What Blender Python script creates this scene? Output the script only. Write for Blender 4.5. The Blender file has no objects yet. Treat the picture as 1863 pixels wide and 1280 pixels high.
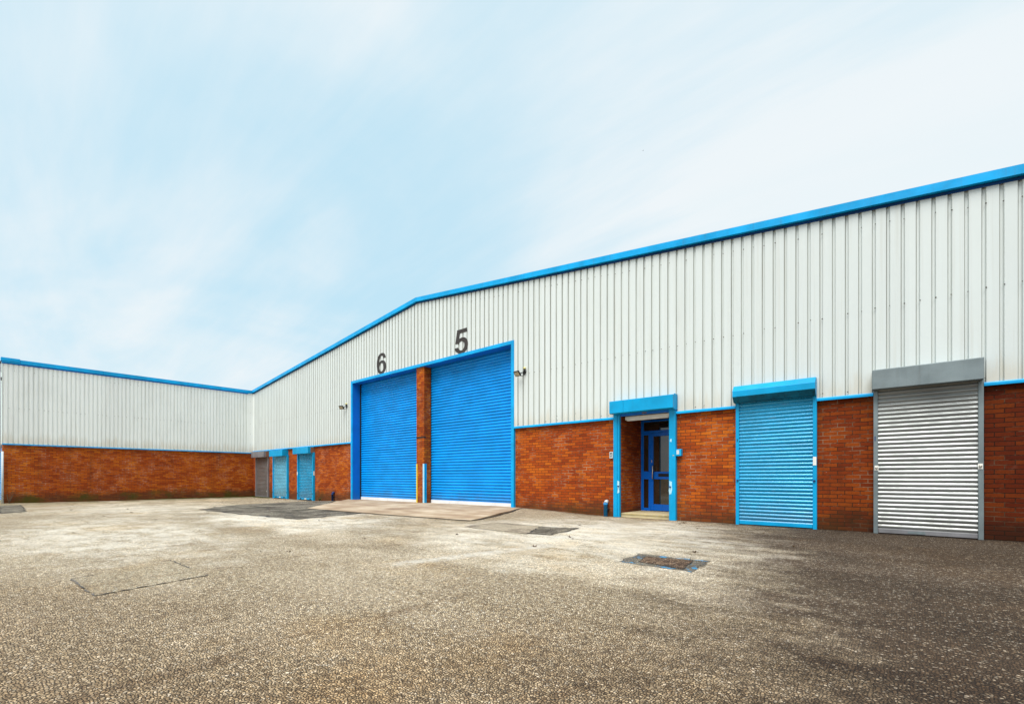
import bpy, bmesh, math, random
from mathutils import Vector, Matrix, noise as mnoise
R = math.radians
random.seed(7)
scene = bpy.context.scene
COL = scene.collection

# ------------------------------------------------------------------ layout (metres)
D = 10.685            # face of the brick gable wall (runs along X)
WX = -29.12           # face of the wing wall (runs along Y)
WY0 = 0.79            # near corner of the wing
X_RIGHT = 3.4         # right end of the gable wall
APEX_X, APEX_Z = -13.713, 7.586

def rake(x):          # top of the roof trim along the gable
    return APEX_Z - (0.1165 * (x - APEX_X) if x > APEX_X else 0.0995 * (APEX_X - x))

def sstep(a, b, t):
    t = max(0.0, min(1.0, (t - a) / (b - a)))
    return t * t * (3 - 2 * t)

def ground_z(x, y):
    z = -0.125 * sstep(-17.5, -22.5, x)
    z += 0.03 * sstep(-22.5, -29, x) * sstep(4, 0, y)
    k = sstep(-5.9, -8.9, x) * sstep(-11.0, -9.4, x) * sstep(8.6, 10.6, y)
    z += 0.085 * k
    z += 0.012 * mnoise.noise(Vector((x * 0.35, y * 0.35, 3.1)))
    return z

# ------------------------------------------------------------------ helpers
def tag(o, label=None, cat=None, group=None, kind=None):
    if label: o['label'] = label
    if cat: o['category'] = cat
    if group: o['group'] = group
    if kind: o['kind'] = kind
    return o

def empty(name, loc=(0, 0, 0), parent=None):
    o = bpy.data.objects.new(name, None)
    o.empty_display_size = 0.3
    COL.objects.link(o)
    o.location = loc
    if parent: o.parent = parent
    return o

class MB:
    """collects shapes into ONE mesh"""
    def __init__(s):
        s.v = []; s.f = []; s.m = []; s.sm = []
    def face(s, pts, m=0, smooth=False):
        b = len(s.v); s.v += [tuple(p) for p in pts]
        s.f.append(tuple(range(b, b + len(pts)))); s.m.append(m); s.sm.append(smooth)
    def box(s, x0, x1, y0, y1, z0, z1, m=0):
        b = len(s.v)
        s.v += [(x0,y0,z0),(x1,y0,z0),(x1,y1,z0),(x0,y1,z0),(x0,y0,z1),(x1,y0,z1),(x1,y1,z1),(x0,y1,z1)]
        for q in ((0,3,2,1),(4,5,6,7),(0,1,5,4),(1,2,6,5),(2,3,7,6),(3,0,4,7)):
            s.f.append(tuple(b + i for i in q)); s.m.append(m); s.sm.append(False)
        return s
    def obox(s, c, size, mat3, m=0):
        b = len(s.v); c = Vector(c)
        hx, hy, hz = size[0]/2, size[1]/2, size[2]/2
        for p in ((-hx,-hy,-hz),(hx,-hy,-hz),(hx,hy,-hz),(-hx,hy,-hz),(-hx,-hy,hz),(hx,-hy,hz),(hx,hy,hz),(-hx,hy,hz)):
            s.v.append(tuple(c + mat3 @ Vector(p)))
        for q in ((0,3,2,1),(4,5,6,7),(0,1,5,4),(1,2,6,5),(2,3,7,6),(3,0,4,7)):
            s.f.append(tuple(b + i for i in q)); s.m.append(m); s.sm.append(False)
        return s
    def prism_x(s, prof, x0, x1, m=0, smooth=False, caps=True):
        """prof: list of (y,z) counter-clockwise seen from +x"""
        b = len(s.v); n = len(prof)
        s.v += [(x0, y, z) for y, z in prof] + [(x1, y, z) for y, z in prof]
        for i in range(n):
            j = (i + 1) % n
            s.f.append((b + i, b + n + i, b + n + j, b + j)); s.m.append(m); s.sm.append(smooth)
        if caps:
            s.f.append(tuple(b + i for i in range(n))); s.m.append(m); s.sm.append(False)
            s.f.append(tuple(b + n + i for i in reversed(range(n)))); s.m.append(m); s.sm.append(False)
        return s
    def tube(s, pts, r, n=8, m=0, caps=True):
        pts = [Vector(p) for p in pts]
        rr = r if isinstance(r, (list, tuple)) else [r] * len(pts)
        rings = []
        up = Vector((0, 0, 1))
        for i, p in enumerate(pts):
            a = pts[max(0, i - 1)]; c = pts[min(len(pts) - 1, i + 1)]
            t = (c - a).normalized()
            u = up if abs(t.dot(up)) < 0.95 else Vector((1, 0, 0))
            e1 = t.cross(u).normalized(); e2 = e1.cross(t).normalized()
            b = len(s.v)
            for k in range(n):
                an = 2 * math.pi * k / n
                s.v.append(tuple(p + (e1 * math.cos(an) + e2 * math.sin(an)) * rr[i]))
            rings.append(b)
        for a, c in zip(rings, rings[1:]):
            for k in range(n):
                k2 = (k + 1) % n
                s.f.append((a + k, a + k2, c + k2, c + k)); s.m.append(m); s.sm.append(True)
        if caps:
            s.f.append(tuple(rings[0] + k for k in reversed(range(n)))); s.m.append(m); s.sm.append(False)
            s.f.append(tuple(rings[-1] + k for k in range(n))); s.m.append(m); s.sm.append(False)
        return s
    def build(s, name, mats, parent=None, bevel=0, seg=2, fix=True):
        me = bpy.data.meshes.new(name)
        me.from_pydata(s.v, [], s.f)
        if not isinstance(mats, (list, tuple)): mats = [mats]
        for q in mats: me.materials.append(q)
        me.polygons.foreach_set('material_index', s.m)
        me.polygons.foreach_set('use_smooth', s.sm)
        if getattr(s, 'weld', False):
            bm = bmesh.new(); bm.from_mesh(me); bmesh.ops.remove_doubles(bm, verts=bm.verts, dist=1e-5); bm.to_mesh(me); bm.free()
        if fix:
            bm = bmesh.new(); bm.from_mesh(me)
            bmesh.ops.recalc_face_normals(bm, faces=bm.faces)
            bm.to_mesh(me); bm.free()
        uv_metres(me)
        o = bpy.data.objects.new(name, me); COL.objects.link(o)
        if parent: o.parent = parent
        if bevel:
            md = o.modifiers.new('bevel', 'BEVEL'); md.width = bevel; md.segments = seg
            md.limit_method = 'ANGLE'; md.angle_limit = R(40)
        return o

def uv_metres(me):
    """one metre = one uv unit, projected along each face's main axis"""
    uv = me.uv_layers.new(name='UVMap') if not me.uv_layers else me.uv_layers[0]
    for p in me.polygons:
        n = p.normal
        ax = max(range(3), key=lambda i: abs(n[i]))
        for li in p.loop_indices:
            c = me.vertices[me.loops[li].vertex_index].co
            uv.data[li].uv = (c.y, c.z) if ax == 0 else ((c.x, c.z) if ax == 1 else (c.x, c.y))

# ------------------------------------------------------------------ materials
def new_mat(name):
    m = bpy.data.materials.new(name); m.use_nodes = True
    nt = m.node_tree
    return m, nt, nt.nodes['Principled BSDF']

class NT:
    """small node-writing shorthand"""
    def __init__(s, nt): s.nt = nt
    def n(s, t, **kw):
        nd = s.nt.nodes.new(t)
        for k, v in kw.items():
            if hasattr(nd, k): setattr(nd, k, v)
            else: nd.inputs[k.replace('_', ' ')].default_value = v
        return nd
    def l(s, a, b): s.nt.links.new(a, b)
    def _in(s, sock, v):
        if hasattr(v, 'links') or isinstance(v, bpy.types.NodeSocket): s.l(v, sock)
        else: sock.default_value = v
    def math(s, op, a, b=0.0, c=0.0, clamp=False):
        nd = s.n('ShaderNodeMath', operation=op, use_clamp=clamp)
        s._in(nd.inputs[0], a); s._in(nd.inputs[1], b); s._in(nd.inputs[2], c)
        return nd.outputs[0]
    def mix(s, fac, a, b, mode='MIX'):
        nd = s.n('ShaderNodeMix', data_type='RGBA', blend_type=mode)
        s._in(nd.inputs[0], fac); s._in(nd.inputs[6], a); s._in(nd.inputs[7], b)
        return nd.outputs[2]
    def noise(s, vec, scale, detail=4, rough=0.55, dist=0.0, w=None):
        nd = s.n('ShaderNodeTexNoise', noise_dimensions='3D')
        nd.inputs['Scale'].default_value = scale; nd.inputs['Detail'].default_value = detail
        nd.inputs['Roughness'].default_value = rough; nd.inputs['Distortion'].default_value = dist
        if vec is not None: s.l(vec, nd.inputs['Vector'])
        return nd.outputs['Fac']
    def ramp(s, fac, stops, interp='LINEAR'):
        nd = s.n('ShaderNodeValToRGB'); cr = nd.color_ramp; cr.interpolation = interp
        while len(cr.elements) < len(stops): cr.elements.new(0.5)
        for e, (p, c) in zip(cr.elements, stops):
            e.position = p; e.color = c if len(c) == 4 else (*c, 1)
        s.l(fac, nd.inputs[0]); return nd.outputs[0]
    def smooth(s, v, a, b, lo=0.0, hi=1.0):
        nd = s.n('ShaderNodeMapRange', interpolation_type='SMOOTHSTEP')
        s._in(nd.inputs['Value'], v)
        nd.inputs['From Min'].default_value = a; nd.inputs['From Max'].default_value = b
        nd.inputs['To Min'].default_value = lo; nd.inputs['To Max'].default_value = hi
        return nd.outputs[0]
    def mapping(s, vec, scale=(1, 1, 1), loc=(0, 0, 0), rot=(0, 0, 0)):
        nd = s.n('ShaderNodeMapping')
        nd.inputs['Scale'].default_value = scale; nd.inputs['Location'].default_value = loc
        nd.inputs['Rotation'].default_value = rot
        s.l(vec, nd.inputs['Vector']); return nd.outputs[0]
    def bump(s, h, strength, dist, bsdf, normal=None):
        nd = s.n('ShaderNodeBump'); nd.inputs['Strength'].default_value = strength
        nd.inputs['Distance'].default_value = dist
        s.l(h, nd.inputs['Height'])
        if normal is not None: s.l(normal, nd.inputs['Normal'])
        if bsdf is not None: s.l(nd.outputs[0], bsdf.inputs['Normal'])
        return nd.outputs[0]

def C(r, g, b): return (r, g, b, 1.0)

def painted(name, col, rough=0.4, metal=0.0, vary=0.10, chips=0.0, chipcol=(0.55, 0.6, 0.62), streak=0.15, bump=0.12, coat=0.0, dirtcol=(0.08, 0.07, 0.055)):
    m, nt, b = new_mat(name); k = NT(nt)
    co = k.n('ShaderNodeTexCoord').outputs['Object']
    n1 = k.noise(co, 1.7, 5, 0.6)
    lo = tuple(c * (1 - vary) for c in col); hi = tuple(min(1, c * (1 + vary)) for c in col)
    c = k.mix(k.smooth(n1, 0.3, 0.7), C(*lo), C(*hi))
    st = k.noise(k.mapping(co, (9, 9, 0.7)), 1.0, 5, 0.65)
    c = k.mix(k.math('MULTIPLY', k.smooth(st, 0.52, 0.80), streak), c, C(*dirtcol))
    gr = k.noise(co, 55, 3, 0.7)
    c = k.mix(k.math('MULTIPLY', k.smooth(gr, 0.60, 0.75), streak * 0.8), c, C(*dirtcol))
    if chips:
        ch = k.noise(co, 14, 6, 0.7)
        c = k.mix(k.smooth(ch, 0.71 - chips * 0.1, 0.74 - chips * 0.1), c, C(*chipcol))
    k.l(c, b.inputs['Base Color'])
    rg = k.smooth(k.noise(co, 4, 4), 0.3, 0.7, rough * 0.8, min(1, rough * 1.3))
    k.l(rg, b.inputs['Roughness'])
    b.inputs['Metallic'].default_value = metal
    b.inputs['Coat Weight'].default_value = coat
    b.inputs['Specular IOR Level'].default_value = 0.25
    if bump:
        k.bump(k.noise(k.mapping(co, (1, 1, 0.6)), 2.2, 3, 0.5), bump, 0.02, b)
    return m

def brick_mat(name, vignette=0.0, moss=0.3, lift=0.07):
    m, nt, b = new_mat(name); k = NT(nt)
    tc = k.n('ShaderNodeTexCoord'); uv = tc.outputs['UV']; co = tc.outputs['Object']
    # tiny waviness so the courses are not ruled lines
    wob = k.n('ShaderNodeTexNoise'); wob.inputs['Scale'].default_value = 2.3; wob.inputs['Detail'].default_value = 3
    k.l(uv, wob.inputs['Vector'])
    sub = k.n('ShaderNodeVectorMath', operation='SUBTRACT'); k.l(wob.outputs['Color'], sub.inputs[0]); sub.inputs[1].default_value = (.5, .5, .5)
    sc = k.n('ShaderNodeVectorMath', operation='SCALE'); k.l(sub.outputs[0], sc.inputs[0]); sc.inputs['Scale'].default_value = 0.012
    wob2 = k.n('ShaderNodeTexNoise'); wob2.inputs['Scale'].default_value = 40; wob2.inputs['Detail'].default_value = 2
    k.l(uv, wob2.inputs['Vector'])
    sub2 = k.n('ShaderNodeVectorMath', operation='SUBTRACT'); k.l(wob2.outputs['Color'], sub2.inputs[0]); sub2.inputs[1].default_value = (.5, .5, .5)
    sc2 = k.n('ShaderNodeVectorMath', operation='SCALE'); k.l(sub2.outputs[0], sc2.inputs[0]); sc2.inputs['Scale'].default_value = 0.004
    ad = k.n('ShaderNodeVectorMath', operation='ADD'); k.l(uv, ad.inputs[0]); k.l(sc.outputs[0], ad.inputs[1])
    ad2 = k.n('ShaderNodeVectorMath', operation='ADD'); k.l(ad.outputs[0], ad2.inputs[0]); k.l(sc2.outputs[0], ad2.inputs[1])
    br = k.n('ShaderNodeTexBrick', offset=0.5, squash=1.0)
    k.l(ad2.outputs[0], br.inputs['Vector'])
    for nm, v in (('Scale', 1.0), ('Mortar Size', 0.0066), ('Mortar Smooth', 0.25), ('Bias', 0.0), ('Brick Width', 0.23), ('Row Height', 0.075)):
        br.inputs[nm].default_value = v
    br.inputs['Color1'].default_value = C(0, 0, 0); br.inputs['Color2'].default_value = C(1, 1, 1); br.inputs['Mortar'].default_value = C(.5, .5, .5)
    rnd = k.n('ShaderNodeSeparateColor'); k.l(br.outputs['Color'], rnd.inputs[0])
    big = k.noise(co, 0.55, 4, 0.6)
    t = k.math('ADD', k.math('ADD', k.math('MULTIPLY', rnd.outputs[0], 0.48), lift), k.math('MULTIPLY', k.math('SUBTRACT', big, 0.30), 0.95), clamp=True)
    c = k.ramp(t, [(0.0, (0.135, 0.019, 0.004)), (0.25, (0.245, 0.036, 0.005)), (0.5, (0.355, 0.060, 0.006)), (0.78, (0.49, 0.108, 0.008)), (1.0, (0.62, 0.175, 0.012))])
    # blotches inside a brick
    fine = k.noise(co, 34, 4, 0.7)
    c = k.mix(k.math('MULTIPLY', k.smooth(fine, 0.46, 0.70), 0.40), c, C(0.13, 0.026, 0.008))
    mort = k.mix(k.smooth(k.noise(co, 1.9, 5, 0.75), 0.46, 0.66), C(0.075, 0.030, 0.014), C(0.42, 0.27, 0.17))
    c = k.mix(br.outputs['Fac'], c, mort)
    # pale lime bloom in patches
    bl = k.math('MULTIPLY', k.smooth(k.noise(co, 1.4, 5, 0.7), 0.60, 0.74), k.smooth(k.noise(co, 14, 4, 0.7), 0.45, 0.65))
    c = k.mix(k.math('MULTIPLY', bl, 0.34), c, C(0.50, 0.33, 0.27))
    dots = k.smooth(k.noise(co, 26, 2, 0.6), 0.755, 0.775)
    c = k.mix(dots, c, C(0.62, 0.56, 0.50))
    # soot and splash dirt near the ground (height above ground, broken by noise)
    sx = k.n('ShaderNodeSeparateXYZ'); k.l(co, sx.inputs[0])
    hz = k.math('ADD', sx.outputs[2], k.math('MULTIPLY', k.math('SUBTRACT', k.noise(co, 1.6, 5, 0.65), 0.5), 0.9))
    low = k.smooth(hz, 0.50, 0.02)
    c = k.mix(k.math('MULTIPLY', low, 0.72), c, C(0.052, 0.030, 0.015))
    if moss:
        ms = k.math('MULTIPLY', k.smooth(hz, 0.55, 0.05), k.smooth(k.noise(co, 0.9, 5, 0.65), 0.46, 0.62))
        c = k.mix(k.math('MULTIPLY', ms, moss), c, C(0.060, 0.058, 0.008))
    st = k.noise(k.mapping(co, (1.6, 1.6, 0.22)), 1.0, 5, 0.65)
    c = k.mix(k.math('MULTIPLY', k.smooth(st, 0.50, 0.74), 0.42), c, C(0.075, 0.030, 0.012))
    if vignette:
        # vignette darkening painted into the brick colour round the right-hand shutters
        z = k.math('ADD', sx.outputs[0], k.math('MULTIPLY', k.math('SUBTRACT', k.noise(co, 0.7, 4, 0.6), 0.5), 2.4))
        c = k.mix(k.smooth(z, -4.2, 1.2, 0.0, vignette), c, k.mix(1.0, c, C(0.26, 0.20, 0.17), 'MULTIPLY'))
    k.l(c, b.inputs['Base Color'])
    b.inputs['Roughness'].default_value = 0.72
    b.inputs['Specular IOR Level'].default_value = 0.12
    h = k.math('SUBTRACT', k.math('MULTIPLY', fine, 0.35), k.math('MULTIPLY', br.outputs['Fac'], 1.0))
    h = k.math('ADD', h, k.math('MULTIPLY', rnd.outputs[0], 0.25))
    k.bump(h, 0.55, 0.008, b)
    return m

def cladding_mat(name, along, base=(0.625, 0.675, 0.662)):
    m, nt, b = new_mat(name); k = NT(nt)
    co = k.n('ShaderNodeTexCoord').outputs['Object']
    sx = k.n('ShaderNodeSeparateXYZ'); k.l(co, sx.inputs[0])
    # every sheet (1 m wide) weathered a little differently
    sh = k.math('FLOOR', k.math('MULTIPLY', sx.outputs[along], 1.0))
    wn = k.n('ShaderNodeTexWhiteNoise', noise_dimensions='1D'); k.l(sh, wn.inputs['W'])
    c = k.mix(wn.outputs['Value'], C(*[q * 0.965 for q in base]), C(*[min(1, q * 1.03) for q in base]))
    str_ = k.noise(k.mapping(co, (14, 14, 0.25)), 1.0, 5, 0.65)
    c = k.mix(k.math('MULTIPLY', k.smooth(str_, 0.48, 0.76), 0.34), c, C(0.46, 0.46, 0.40))
    blot = k.noise(co, 0.8, 5, 0.6)
    c = k.mix(k.math('MULTIPLY', k.smooth(blot, 0.45, 0.75), 0.22), c, C(0.60, 0.63, 0.60))
    # rusty drip stains creeping up from the foot of the sheets
    hz = k.math('ADD', sx.outputs[2], k.math('MULTIPLY', k.math('SUBTRACT', k.noise(k.mapping(co, (6, 6, 0.6)), 1.0, 5, 0.65), 0.5), 1.3))
    c = k.mix(k.smooth(hz, 2.95, 2.45, 0, 0.38), c, C(0.50, 0.42, 0.28))
    k.l(c, b.inputs['Base Color'])
    b.inputs['Roughness'].default_value = 0.42
    b.inputs['Specular IOR Level'].default_value = 0.4
    k.bump(k.noise(k.mapping(co, (1.5, 1.5, 0.5)), 1.6, 3, 0.5), 0.25, 0.03, b)
    return m

def rib_web_shade(name, a=(0.48, 0.51, 0.47), q=(0.33, 0.345, 0.31)):  # greys one web of each rib: its shade painted in, plus streaky grime
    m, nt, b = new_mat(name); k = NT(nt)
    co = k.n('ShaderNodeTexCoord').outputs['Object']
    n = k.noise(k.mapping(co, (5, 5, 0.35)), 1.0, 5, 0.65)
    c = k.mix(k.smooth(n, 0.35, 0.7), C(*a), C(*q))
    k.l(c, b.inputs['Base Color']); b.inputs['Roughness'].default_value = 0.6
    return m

def shutter_paint(name, col, metal, rough, worn=0.3, spec=0.6):
    m, nt, b = new_mat(name); k = NT(nt)
    co = k.n('ShaderNodeTexCoord').outputs['Object']
    n1 = k.noise(k.mapping(co, (1.2, 1.2, 2.2)), 1.0, 5, 0.65)
    c = k.mix(k.smooth(n1, 0.35, 0.68), C(*[q * 0.88 for q in col]), C(*[min(1, q * 1.1) for q in col]))
    sc = k.noise(k.mapping(co, (1.1, 1.1, 13)), 1.0, 3, 0.6)
    c = k.mix(k.math('MULTIPLY', k.smooth(sc, 0.56, 0.74), worn), c, C(*[q * 0.35 + 0.02 for q in col]))
    sc2 = k.noise(k.mapping(co, (3.0, 3.0, 20), (5, 1, 2)), 1.0, 3, 0.6)
    c = k.mix(k.math('MULTIPLY', k.smooth(sc2, 0.62, 0.72), worn * 0.6), c, C(0.55, 0.56, 0.55))
    sz = k.n('ShaderNodeSeparateXYZ'); k.l(co, sz.inputs[0])
    gz = k.math('ADD', sz.outputs[2], k.math('MULTIPLY', k.math('SUBTRACT', k.noise(k.mapping(co, (2.5, 2.5, 1.2)), 1.0, 5, 0.7), 0.5), 0.9))
    c = k.mix(k.smooth(gz, 0.55, 0.05, 0.0, 0.34), c, C(0.10, 0.085, 0.065))
    k.l(c, b.inputs['Base Color'])
    k.l(k.smooth(k.noise(co, 9, 4, 0.6), 0.3, 0.7, rough * 0.8, rough * 1.35), b.inputs['Roughness'])
    b.inputs['Metallic'].default_value = metal
    b.inputs['Specular IOR Level'].default_value = spec
    k.bump(k.noise(k.mapping(co, (1, 1, 1)), 1.5, 2, 0.5), 0.05, 0.01, b)
    return m

CY = (0.000, 0.340, 0.720)
M = {}
M['brick'] = brick_mat('red_brick', vignette=0.95, moss=0.25)
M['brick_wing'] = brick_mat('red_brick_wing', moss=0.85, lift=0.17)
M['clad'] = cladding_mat('white_ribbed_steel', 0)
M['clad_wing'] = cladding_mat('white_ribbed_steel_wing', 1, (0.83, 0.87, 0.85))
M['web_shade'] = rib_web_shade('shaded_grimy_rib_web')
M['web_shade_wing'] = rib_web_shade('shaded_rib_web_wing', (0.78, 0.82, 0.79), (0.60, 0.62, 0.57))
M['trim'] = painted('cyan_trim_paint', CY, 0.38, vary=0.16, streak=0.26)
M['cyan'] = painted('cyan_steel_paint', (0.000, 0.310, 0.600), 0.36, vary=0.12, streak=0.22)
M['jamb'] = painted('blue_jamb_paint', (0.004, 0.150, 0.560), 0.42, vary=0.08, streak=0.08)
M['bigdoor'] = shutter_paint('blue_door_paint', (0.000, 0.290, 0.775), 0.0, 0.36, worn=0.07, spec=0.3)
M['blueshut'] = shutter_paint('cyan_shutter_paint', (0.003, 0.290, 0.530), 0.15, 0.24, worn=0.28)
M['sheenshut'] = shutter_paint('sheen_blue_shutter_paint', (0.13, 0.48, 0.68), 0.15, 0.22, worn=0.14)  # lighter blue: the reflected highlight is put into the base colour
M['underside'] = painted('dark_cyan_paint', (0.000, 0.120, 0.200), 0.55, vary=0.4, streak=0.9, dirtcol=(0.006, 0.014, 0.016))  # darker, streaked cyan for the downward faces of the eight-sided box
M['steelshut'] = shutter_paint('galvanised_lath', (0.34, 0.355, 0.345), 0.60, 0.42, worn=0.12)
M['greyshut'] = shutter_paint('dull_grey_lath', (0.24, 0.24, 0.235), 0.6, 0.42, worn=0.2)
M['galv'] = painted('galvanised_sheet', (0.205, 0.245, 0.255), 0.45, metal=0.45, vary=0.16, streak=0.25)
M['dullgrey'] = painted('dull_grey_sheet', (0.23, 0.225, 0.235), 0.5, metal=0.3, vary=0.18, streak=0.3)
M['rust'] = painted('rusty_plate', (0.20, 0.105, 0.065), 0.8, vary=0.4, streak=0.4)
M['doorblue'] = painted('deep_blue_door_paint', (0.002, 0.140, 0.680), 0.30, vary=0.07, streak=0.06)
M['white'] = painted('white_plastic', (0.78, 0.77, 0.72), 0.4, vary=0.05, streak=0.1)
M['whiterail'] = painted('worn_white_rail', (0.72, 0.74, 0.76), 0.5, vary=0.08, streak=0.25)
M['worn'] = painted('worn_pale_paint', (0.36, 0.64, 0.76), 0.5, vary=0.12, chips=0.8, chipcol=(0.03, 0.30, 0.52), streak=0.2)
M['yellow'] = painted('yellow_paint', (0.70, 0.52, 0.03), 0.55, vary=0.1, chips=0.6, chipcol=(0.75, 0.72, 0.62), streak=0.2)
M['black'] = painted('black_housing', (0.018, 0.018, 0.018), 0.45, vary=0.1, streak=0.0)
M['steel'] = painted('bright_steel', (0.70, 0.66, 0.58), 0.25, metal=1.0, vary=0.05, streak=0.0)
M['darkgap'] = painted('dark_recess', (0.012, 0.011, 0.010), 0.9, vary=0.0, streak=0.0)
M['digit'] = painted('charcoal_vinyl', (0.045, 0.039, 0.036), 0.5, vary=0.1, streak=0.1)
M['screw'] = painted('rusty_screw', (0.10, 0.085, 0.07), 0.6, vary=0.3, streak=0.0)
M['roofing'] = painted('grey_roof_sheet', (0.30, 0.31, 0.31), 0.6, vary=0.1)
M['pipe'] = painted('blue_grey_pipe', (0.020, 0.24, 0.55), 0.5, vary=0.15, chips=0.9, chipcol=(0.45, 0.47, 0.48))
M['pipe_dark'] = painted('navy_pipe', (0.016, 0.045, 0.16), 0.5, vary=0.15, chips=0.3)
M['palegrey'] = painted('pale_grey_pvc', (0.55, 0.58, 0.58), 0.45, vary=0.06)
M['leaf'] = painted('dry_leaf', (0.10, 0.055, 0.025), 0.8, vary=0.35, streak=0)
M['twig'] = painted('dead_twig', (0.12, 0.085, 0.05), 0.85, vary=0.3, streak=0)
M['green'] = painted('weed_leaf', (0.075, 0.095, 0.020), 0.75, vary=0.35, streak=0)
M['lens'] = painted('amber_lens', (0.42, 0.36, 0.24), 0.15, vary=0.15, streak=0)
M['dome'] = painted('pale_yellow_dome', (0.70, 0.62, 0.22), 0.35, vary=0.08, streak=0)
M['bird'] = painted('dark_feathers', (0.03, 0.03, 0.035), 0.8, vary=0.2, streak=0)

def glass_mat():
    m, nt, b = new_mat('dark_door_glass'); k = NT(nt)
    co = k.n('ShaderNodeTexCoord').outputs['Object']
    n = k.noise(k.mapping(co, (2.5, 1, 0.9)), 1.0, 4, 0.5)
    k.l(k.mix(k.smooth(n, 0.35, 0.7), C(0.012, 0.010, 0.007), C(0.050, 0.040, 0.026)), b.inputs['Base Color'])
    b.inputs['Roughness'].default_value = 0.03
    b.inputs['Specular IOR Level'].default_value = 1.0
    k.bump(k.noise(co, 0.9, 2, 0.5), 0.03, 0.02, b)
    return m
M['glass'] = glass_mat()

def concrete_mat(name, cols, stain=0.3, edge=0.0):
    m, nt, b = new_mat(name); k = NT(nt)
    co = k.n('ShaderNodeTexCoord').outputs['Object']
    n = k.noise(co, 0.9, 6, 0.65); n2 = k.noise(k.mapping(co, (0.5, 1.6, 1)), 1.3, 5, 0.6)
    c = k.ramp(k.math('ADD', k.math('MULTIPLY', n, 0.6), k.math('MULTIPLY', n2, 0.4)), [(0.34, cols[0]), (0.48, cols[1]), (0.62, cols[2])])
    g = k.noise(co, 70, 3, 0.7)
    c = k.mix(k.math('MULTIPLY', k.smooth(g, 0.5, 0.72), stain), c, C(0.12, 0.10, 0.08))
    k.l(c, b.inputs['Base Color']); b.inputs['Roughness'].default_value = 0.85
    k.bump(g, 0.5, 0.006, b)
    return m
M['apron'] = concrete_mat('apron_concrete', [(0.23, 0.145, 0.085), (0.37, 0.265, 0.165), (0.56, 0.455, 0.32)], 0.25)
M['step'] = concrete_mat('step_concrete', [(0.36, 0.29, 0.15), (0.58, 0.49, 0.28), (0.70, 0.62, 0.40)], 0.3)

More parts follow.
